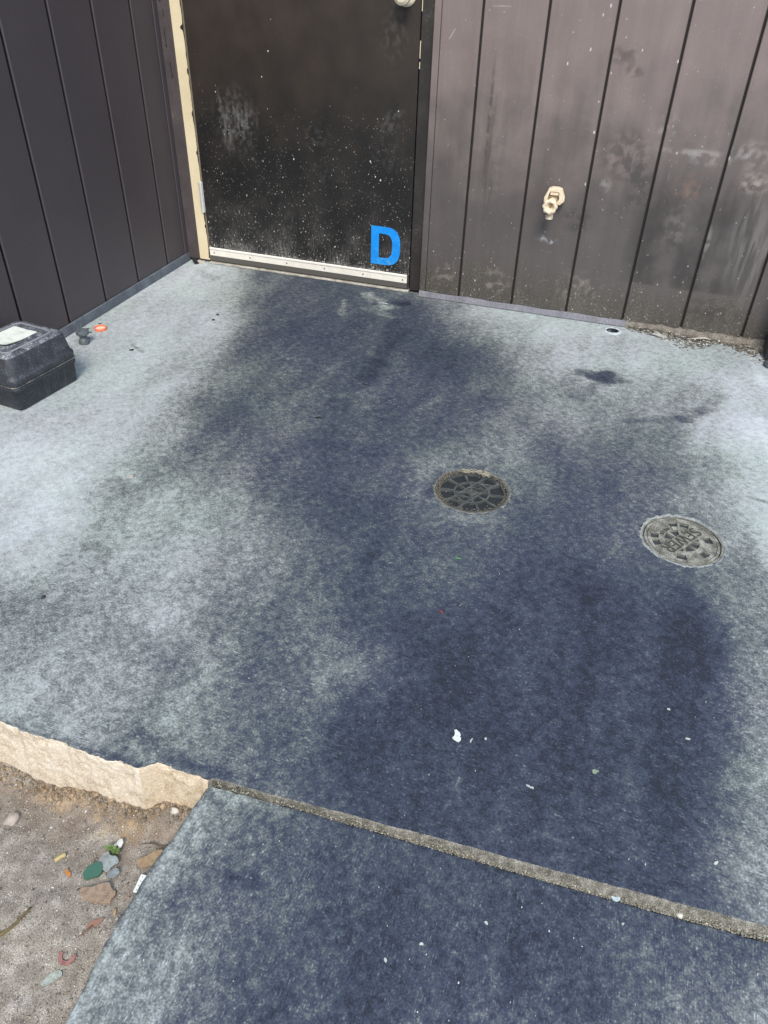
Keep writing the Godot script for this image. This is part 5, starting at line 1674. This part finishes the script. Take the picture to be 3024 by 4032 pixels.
	for k in 420:
		var x := rng.randf_range(0.80, 1.27)
		var z := rng.randf_range(2.205, 2.60)
		var s := rng.randf_range(0.3, 1.1)
		var c := rng.randf_range(0.4, 1.3)
		mm.set_instance_transform(k, Transform3D(Basis.from_euler(Vector3(rng.randf_range(-0.3, 0.3), rng.randf() * TAU, rng.randf_range(-0.3, 0.3))).scaled(Vector3(s, s, s)), Vector3(x, ground_y(x, z) + 0.0006, z)))
		mm.set_instance_color(k, Color(0.36 * c, 0.31 * c, 0.24 * c))
	add_stuff("chaff", mm, "dry chaff and tiny plant bits scattered over the dirt", "litter")
	# dirt and grit settled in the joint
	mm = MultiMesh.new()
	mm.transform_format = MultiMesh.TRANSFORM_3D
	mm.use_colors = true
	mm.mesh = pebble(Vector3(0.0010, 0.0007, 0.0011), 0.35, 5)
	mm.instance_count = 5200
	for k in 5200:
		var x := rng.randf_range(1.285, 2.4)
		var t := rng.randf()
		var dens := 0.5 + 0.5 * en(x * 700.0, 500.0)
		if rng.randf() > dens + 0.35:
			t *= 0.5
		var z := slab_front(x) + (0.012 - t * 0.010) * lip_out(x) + 0.001
		var y := -0.0172 + t * 0.011 + en(x * 1500.0, 77.0) * 0.002
		var c := rng.randf_range(0.5, 1.5) * lerpf(0.55, 1.15, smoothstep(1.3, 1.75, x))
		var col := Color(0.15 * c, 0.138 * c, 0.112 * c)
		if rng.randf() < 0.09:
			col = Color(0.36, 0.35, 0.30) * rng.randf_range(0.7, 1.3)
		mm.set_instance_transform(k, Transform3D(Basis.from_euler(Vector3(rng.randf(), rng.randf() * TAU, rng.randf())).scaled(Vector3.ONE * rng.randf_range(0.6, 1.7)), Vector3(x, y, z)))
		mm.set_instance_color(k, col)
	add_stuff("joint_dirt", mm, "grit and dry dirt packed along the joint between slab and walk", "dirt")
	# specks on the slab and walk
	mm = MultiMesh.new()
	mm.transform_format = MultiMesh.TRANSFORM_3D
	mm.use_colors = true
	mm.mesh = pebble(Vector3(0.0012, 0.0007, 0.0012), 0.3, 5)
	mm.instance_count = 160
	for k in 160:
		var x := rng.randf_range(0.9, 2.2)
		var z := rng.randf_range(0.3, 2.13)
		var y := 0.0003
		if k % 3 == 0:
			x = rng.randf_range(1.32, 2.2)
			z = rng.randf_range(2.17, 2.6)
			y = -0.0167
		elif z > 1.0 and x < 1.2:
			x += 0.6
		var s := rng.randf_range(0.3, 1.0)
		if rng.randf() < 0.04:
			s *= 1.8
		var c := rng.randf_range(0.5, 1.1)
		mm.set_instance_transform(k, Transform3D(Basis(Vector3.UP, rng.randf() * TAU).scaled(Vector3(s, s, s * rng.randf_range(0.8, 2.2))), Vector3(x, y, z)))
		mm.set_instance_color(k, Color(0.48 * c, 0.48 * c, 0.45 * c))
	add_stuff("pale_specks", mm, "pale specks of grit strewn over the stained concrete", "grit")
	# dry litter along the foot of the plank wall
	var fib := begin()
	tube(fib, [Vector3(-0.008, 0, 0), Vector3(0, 0.0018, 0.001), Vector3(0.008, 0, 0)], [0.0004, 0.0009, 0.0003], 4)
	fib.generate_normals()
	for kind in 2:
		mm = MultiMesh.new()
		mm.transform_format = MultiMesh.TRANSFORM_3D
		mm.use_colors = true
		mm.mesh = fib.commit() if kind == 0 else pebble(Vector3(0.0032, 0.0018, 0.0026), 0.4, 6)
		var count := 520 if kind == 0 else 620
		mm.instance_count = count
		for k in count:
			var x := 1.80 + 0.50 * pow(rng.randf(), 0.75)
			var spread := 0.022 + 0.05 * smoothstep(1.85, 2.0, x) * (1.0 - smoothstep(2.05, 2.12, x)) + 0.07 * smoothstep(2.10, 2.26, x)
			var z := 0.030 + spread * absf(rng.randfn(0.0, 0.55))
			var c := rng.randf_range(0.35, 1.3)
			var col := Color(0.20 * c, 0.18 * c, 0.15 * c)
			if rng.randf() < 0.16:
				col = Color(0.52, 0.50, 0.45)
			if rng.randf() < 0.2:
				col = Color(0.05, 0.05, 0.055)
			var s := rng.randf_range(0.6, 1.6)
			mm.set_instance_transform(k, Transform3D(Basis.from_euler(Vector3(rng.randf_range(-0.4, 0.4), rng.randf_range(-0.9, 0.9) if rng.randf() < 0.7 else rng.randf() * TAU, rng.randf_range(-0.3, 0.3))).scaled(Vector3(s, s, s)), Vector3(x, 0.001 + rng.randf() * 0.008 * clampf(1.2 - (z - 0.03) / 0.05, 0, 1), z)))
			mm.set_instance_color(k, col)
		if kind == 0:
			add_stuff("dry_litter", mm, "dry straw like shreds drifted along the foot of the plank wall", "litter")
		else:
			add_stuff("wall_grit", mm, "dark crumbs and grit drifted along the foot of the plank wall", "grit")
	st = begin()
	tube(st, [Vector3(-0.022, 0.010, -0.016), Vector3(-0.012, 0.012, -0.006), Vector3(0.004, 0.008, 0.004), Vector3(0.028, 0.004, 0.008)], [0.003, 0.0045, 0.004, 0.0025], 6)
	tube(st, [Vector3(-0.030, 0.004, 0.0), Vector3(-0.018, 0.009, 0.003), Vector3(0.0, 0.006, 0.008), Vector3(0.022, 0.003, 0.013)], [0.003, 0.005, 0.004, 0.002], 6)
	st.generate_normals()
	scrap("twisted_shred", "pale twisted leaf shred at the plank wall foot, nearest the pipe hole", "leaf", st.commit(), L(0.42, 0.42, 0.40), Vector3(1.915, 0.0, 0.068))
	st = begin()
	tube(st, [Vector3(-0.040, 0.003, 0.010), Vector3(-0.014, 0.006, 0.002), Vector3(0.012, 0.008, -0.006), Vector3(0.034, 0.006, -0.004)], [0.0012, 0.0028, 0.0032, 0.0012], 6)
	st.generate_normals()
	scrap("dry_blade", "long pale dry grass blade in the litter near the downpipe", "grass blade", st.commit(), L(0.52, 0.50, 0.44), Vector3(2.055, 0.004, 0.055))
	var dk := thing("dark_clump", "dark blue grey clump of wet litter at the foot of the downpipe", "litter clump", Vector3(2.30, 0.0, 0.19))
	for k in 9:
		part("lump", pebble(Vector3(0.016, 0.008, 0.013), 0.35, 7), mat(L(0.05, 0.06, 0.075), 0.8), dk, Vector3(rng.randf_range(-0.04, 0.04), 0.003, rng.randf_range(-0.04, 0.05)))

func add_stuff(called: String, mm: MultiMesh, label: String, category: String) -> void:
	var mi := MultiMeshInstance3D.new()
	mi.name = numbered(called)
	mi.multimesh = mm
	var m := mat(Color.WHITE, 0.9)
	m.vertex_color_use_as_albedo = true
	mi.material_override = m
	add_child(mi)
	tag(mi, label, category, "", "stuff")
